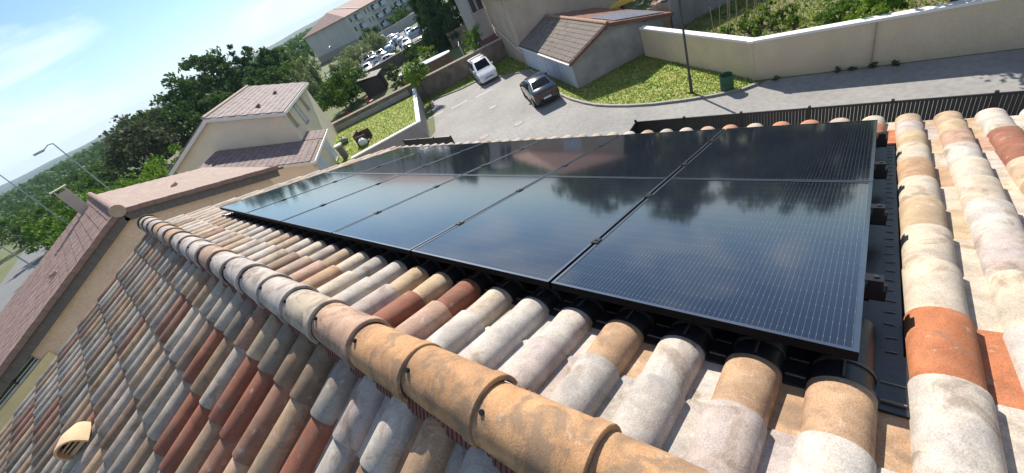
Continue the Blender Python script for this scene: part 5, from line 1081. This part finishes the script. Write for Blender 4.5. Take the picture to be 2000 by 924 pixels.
# trees and roofs across the street, beyond the picture, mirrored in the panels
for i, (x, y, h_, r_) in enumerate(((44, 2, 11, 4.5), (48, 9, 12.5, 5), (50, 17, 13.5, 5), (46, 24, 12, 4.6), (56, 30, 14.5, 5.5), (60, 21, 14, 5.5), (45, -6, 11, 4.6), (40, 12.5, 9.5, 3.6), (66, 40, 13, 5), (43, 7, 9.5, 4.2), (47, 20.5, 10.5, 4.5), (53, 26, 12, 5), (52, 4, 12, 5), (58, 36, 12.5, 5))):
    S('backdrop_tree', x, y, h_, r_, 'round', 'tall tree across the street, mirrored in the panels, number %s from the right' % ['two', 'five', 'eight', 'eleven', 'twelve', 'nine', 'one', 'seven', 'fourteen', 'four', 'ten', 'thirteen', 'three', 'six'][i], 'dark', 3400, .6, crown0=.06, group='trees mirrored in the panels')
# far wood on the plain and hills
def far_wood(name, lab, ring, n, leaf, hmin, hmax, ls):
    a0, a1, r0, r1 = ring; a = rng.uniform(R(a0), R(a1), n); r_ = np.sqrt(rng.uniform(r0 ** 2, r1 ** 2, n)); x, y = np.cos(a) * r_, np.sin(a) * r_
    hh = hmin + (hmax - hmin) * (.5 + .5 * np.sin(x * .035 + 2 * np.sin(y * .021))) * rng.uniform(.5, 1, n); z = hh * rng.uniform(.25, 1, n) ** .6
    p = np.stack([x, y, z], 1); d1 = rng.normal(size=(n, 3)); d1 /= np.linalg.norm(d1, axis=1)[:, None]; d2 = np.cross(d1, rng.normal(size=(n, 3))); d2 /= np.linalg.norm(d2, axis=1)[:, None]
    s_ = ls * rng.uniform(.6, 1.4, n)[:, None]; co = np.stack([p - d1 * s_ * .5, p + d2 * s_ * .35, p + d1 * s_ * .5, p - d2 * s_ * .35], 1)
    tag(link(name, fast_quads(name, co, LEAF[leaf])), lab, 'wood', None, 'stuff')
far_wood('distant_wood', 'hazy belt of distant trees on the plain', (30, 118, 150, 420), 26000, 'dark', 3.5, 8.5, 2.2)
far_wood('distant_wood', 'thin far belt of trees below the hills', (25, 120, 420, 1200), 16000, 'green', 4, 9, 5.0)
hl = MB(); M_HILL = mat('wooded_hill', (.045, .07, .03), .95, .25, .004)
for (r_, amp, ph) in ((2300, 16, .3), (3300, 30, 1.7)):
    vs = []; fs = []; n_ = 160
    for i in range(n_ + 1):
        a = R(15 + 110 * i / n_); h_ = 10 + amp * (.5 + .28 * math.sin(i * .11 + ph) + .14 * math.sin(i * .31 + 2 * ph) + .08 * math.sin(i * .83))
        for (rr, z) in ((r_ - 500, -2), (r_ - 200, h_ * .62), (r_, h_), (r_ + 500, h_ * .5)): vs.append((math.cos(a) * rr, math.sin(a) * rr, z))
    for i in range(n_):
        for k in range(3): fs.append((i * 4 + k, (i + 1) * 4 + k, (i + 1) * 4 + k + 1, i * 4 + k + 1))
    hl.add(vs, fs)
struct('hills', hl, M_HILL)

# ------------------------------------------------------------------ air
hz = MB(); hz.box(-4300, -3300, -3, 4300, 6300, 130)
hm = bpy.data.materials.new('haze_air'); hm.use_nodes = True; ht = hm.node_tree; ht.nodes.clear()
ho = ht.nodes.new('ShaderNodeOutputMaterial'); hv = ht.nodes.new('ShaderNodeVolumePrincipled'); hv.inputs['Color'].default_value = (.55, .76, 1.0, 1); hv.inputs['Density'].default_value = 0.00016; hv.inputs['Anisotropy'].default_value = 0.0
ht.links.new(hv.outputs[0], ho.inputs['Volume'])
tag(link('haze', hz.mesh('haze', hm)), kind='stuff')

# ------------------------------------------------------------------ tell look-alikes apart by their place from left to right
ORD = ['leftmost', 'second from left', 'third from left', 'fourth from left', 'fifth from left', 'sixth from left', 'seventh from left', 'eighth from left', 'ninth from left', 'tenth from left', 'eleventh from left', 'twelfth from left', 'thirteenth from left', 'fourteenth from left']
same = {}
for o in scene.objects:
    if o.parent is None and 'label' in o.keys() and 'group' in o.keys(): same.setdefault(o['label'], []).append(o)
def sx(o): d_ = W[o.name].to_translation() - Vector((0, 0, H)); return d_.dot(right) / d_.dot(fwd)
for lab, os_ in same.items():
    if len(os_) > 1:
        for i, o in enumerate(sorted(os_, key=sx)): o['label'] = lab + ', ' + (ORD[i] if i < len(os_) - 1 else 'rightmost')
